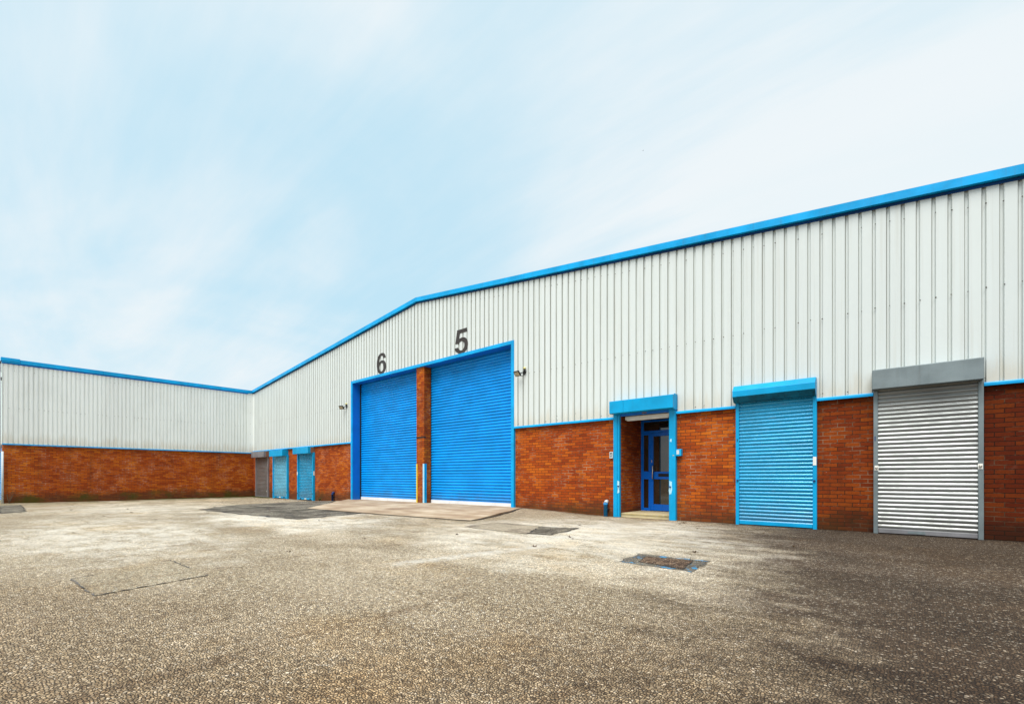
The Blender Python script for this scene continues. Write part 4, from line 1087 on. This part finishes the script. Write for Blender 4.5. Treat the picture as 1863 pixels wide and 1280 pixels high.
# moss and grass creeping along the foot of the corner
rm = random.Random(17); mg = MB()
for i in range(1500):
    if rm.random() < .55:
        x = WX + 0.02 + abs(rm.gauss(0, .22)); y = rm.uniform(5.5, D - 0.05)
    else:
        x = rm.uniform(WX + .1, -26.6); y = D - 0.03 - abs(rm.gauss(0, .16))
    z = ground_z(x, y); hh = rm.uniform(.015, .07); a = rm.uniform(0, 6.28); w_ = rm.uniform(.006, .016)
    mg.face([(x - w_ * math.cos(a), y - w_ * math.sin(a), z), (x + w_ * math.cos(a), y + w_ * math.sin(a), z), (x + rm.uniform(-.02, .02), y + rm.uniform(-.02, .02), z + hh)])
tag(mg.build('grass', M['green'], fix=False), 'moss and short grass along the foot of the far corner', None, None, 'stuff')

# bird in the sky: one continuous little body with spread wings
def bird():
    bm = bmesh.new()
    seg = [(-.10, .004), (-.07, .02), (0, .035), (.06, .03), (.10, .022), (.13, .006)]
    rings = []
    for x, r in seg:
        rings.append([bm.verts.new((x, r * math.cos(k * math.pi / 3), r * math.sin(k * math.pi / 3))) for k in range(6)])
    for a, b in zip(rings, rings[1:]):
        for k in range(6): bm.faces.new((a[k], a[(k + 1) % 6], b[(k + 1) % 6], b[k]))
    bm.faces.new(rings[0][::-1]); bm.faces.new(rings[-1])
    for s in (1, -1):
        A = [(.04, .03 * s, .01), (-.03, .03 * s, .01), (-.05, .14 * s, .05), (-.03, .27 * s, .03), (.03, .15 * s, .06)]
        t = [bm.verts.new(p) for p in A]; u = [bm.verts.new((p[0], p[1], p[2] - .008)) for p in A]
        bm.faces.new(t); bm.faces.new(u[::-1])
        for i in range(5): bm.faces.new((t[i], u[i], u[(i + 1) % 5], t[(i + 1) % 5]))
    bmesh.ops.recalc_face_normals(bm, faces=bm.faces)
    me = bpy.data.meshes.new('bird'); bm.to_mesh(me); bm.free(); me.materials.append(M['bird'])
    o = bpy.data.objects.new('bird', me); COL.objects.link(o)
    F = Vector((-.6518, .7584, 0)); Rr = Vector((.7584, .6518, 0))
    d = 105.0
    o.location = F * d + Rr * (d * (1170 - 931.5) / 841) + Vector((0, 0, 1 + d * (868 - 274) / 841))
    o.rotation_euler = (R(20), 0, R(70))
    tag(o, 'tiny dark bird flying high above the warehouse roof', 'bird')
bird()

# ------------------------------------------------------------------ light
SUN_EL, SUN_AZ = R(60), R(168)      # azimuth clockwise from +Y
sun = bpy.data.lights.new('sun', 'SUN'); sun.energy = 3.3; sun.angle = R(38); sun.color = (1.0, 0.97, 0.93)
so = bpy.data.objects.new('sun', sun); COL.objects.link(so)
d = Vector((math.sin(SUN_AZ) * math.cos(SUN_EL), math.cos(SUN_AZ) * math.cos(SUN_EL), math.sin(SUN_EL)))
so.rotation_euler = (-d).to_track_quat('-Z', 'Y').to_euler(); so.location = (0, -10, 30)

wd = bpy.data.worlds.new('World'); scene.world = wd; wd.use_nodes = True
k = NT(wd.node_tree)
bg = wd.node_tree.nodes['Background']
sky = k.n('ShaderNodeTexSky', sky_type='NISHITA', sun_disc=False)
sky.sun_elevation = SUN_EL; sky.sun_rotation = SUN_AZ; sky.altitude = 50; sky.air_density = 1.0; sky.dust_density = 1.6; sky.ozone_density = 1.0
gen = k.n('ShaderNodeTexCoord').outputs['Generated']
sx = k.n('ShaderNodeSeparateXYZ'); k.l(gen, sx.inputs[0])
zz = k.math('ADD', k.math('MAXIMUM', sx.outputs[2], 0.0), 0.16)
px = k.math('DIVIDE', sx.outputs[0], zz); py = k.math('DIVIDE', sx.outputs[1], zz)
cmb = k.n('ShaderNodeCombineXYZ'); k.l(px, cmb.inputs[0]); k.l(py, cmb.inputs[1])
pl_ = cmb.outputs[0]
n1 = k.noise(k.mapping(pl_, (0.8, 1.0, 1), (1.7, 0.4, 0), (0, 0, R(-20))), 0.9, 7, 0.5, 0.5)
n2 = k.noise(k.mapping(pl_, (0.35, 1.7, 1), (0.3, 5.2, 0), (0, 0, R(-50))), 1.9, 8, 0.6, 0.3)
cl = k.math('ADD', k.math('MULTIPLY', n1, 0.68), k.math('MULTIPLY', n2, 0.32))
cov = k.smooth(cl, 0.36, 0.64, 0.04, 0.90)
hor = k.smooth(sx.outputs[2], 0.42, 0.02)
cov = k.math('ADD', cov, k.math('ADD', k.math('MULTIPLY', hor, 0.35), k.smooth(sx.outputs[0], -0.92, -0.05, 0.0, 0.46)), clamp=True)
cloudc = k.mix(k.smooth(n2, 0.3, 0.7), C(6.1, 6.75, 7.05), C(6.4, 6.85, 7.1))
base = k.mix(0.88, sky.outputs[0], C(4.05, 6.2, 7.3))
k.l(k.mix(cov, base, cloudc), bg.inputs['Color'])
bg.inputs['Strength'].default_value = 0.10

# ------------------------------------------------------------------ camera
cam = bpy.data.cameras.new('camera'); cam.sensor_width = 36; cam.sensor_fit = 'HORIZONTAL'
cam.lens = 841 / 1863 * 36
cam.shift_y = (868 - 640) / 1863
cam.clip_start = 0.05; cam.clip_end = 2000
co_ = bpy.data.objects.new('camera', cam); COL.objects.link(co_)
co_.location = (0, 0, 1.0)
co_.rotation_euler = (R(90), 0, math.atan2(0.65181, 0.75838))
scene.camera = co_

scene.view_settings.view_transform = 'Standard'; scene.view_settings.look = 'None'
scene.view_settings.exposure = 0.43; scene.view_settings.gamma = 1.0
scene.cycles.max_bounces = 6; scene.cycles.diffuse_bounces = 3; scene.cycles.glossy_bounces = 3
scene.cycles.use_adaptive_sampling = True; scene.cycles.adaptive_threshold = 0.005
scene.cycles.use_denoising = True
scene.cycles.denoising_input_passes = 'RGB_ALBEDO_NORMAL'; scene.cycles.denoising_prefilter = 'ACCURATE'
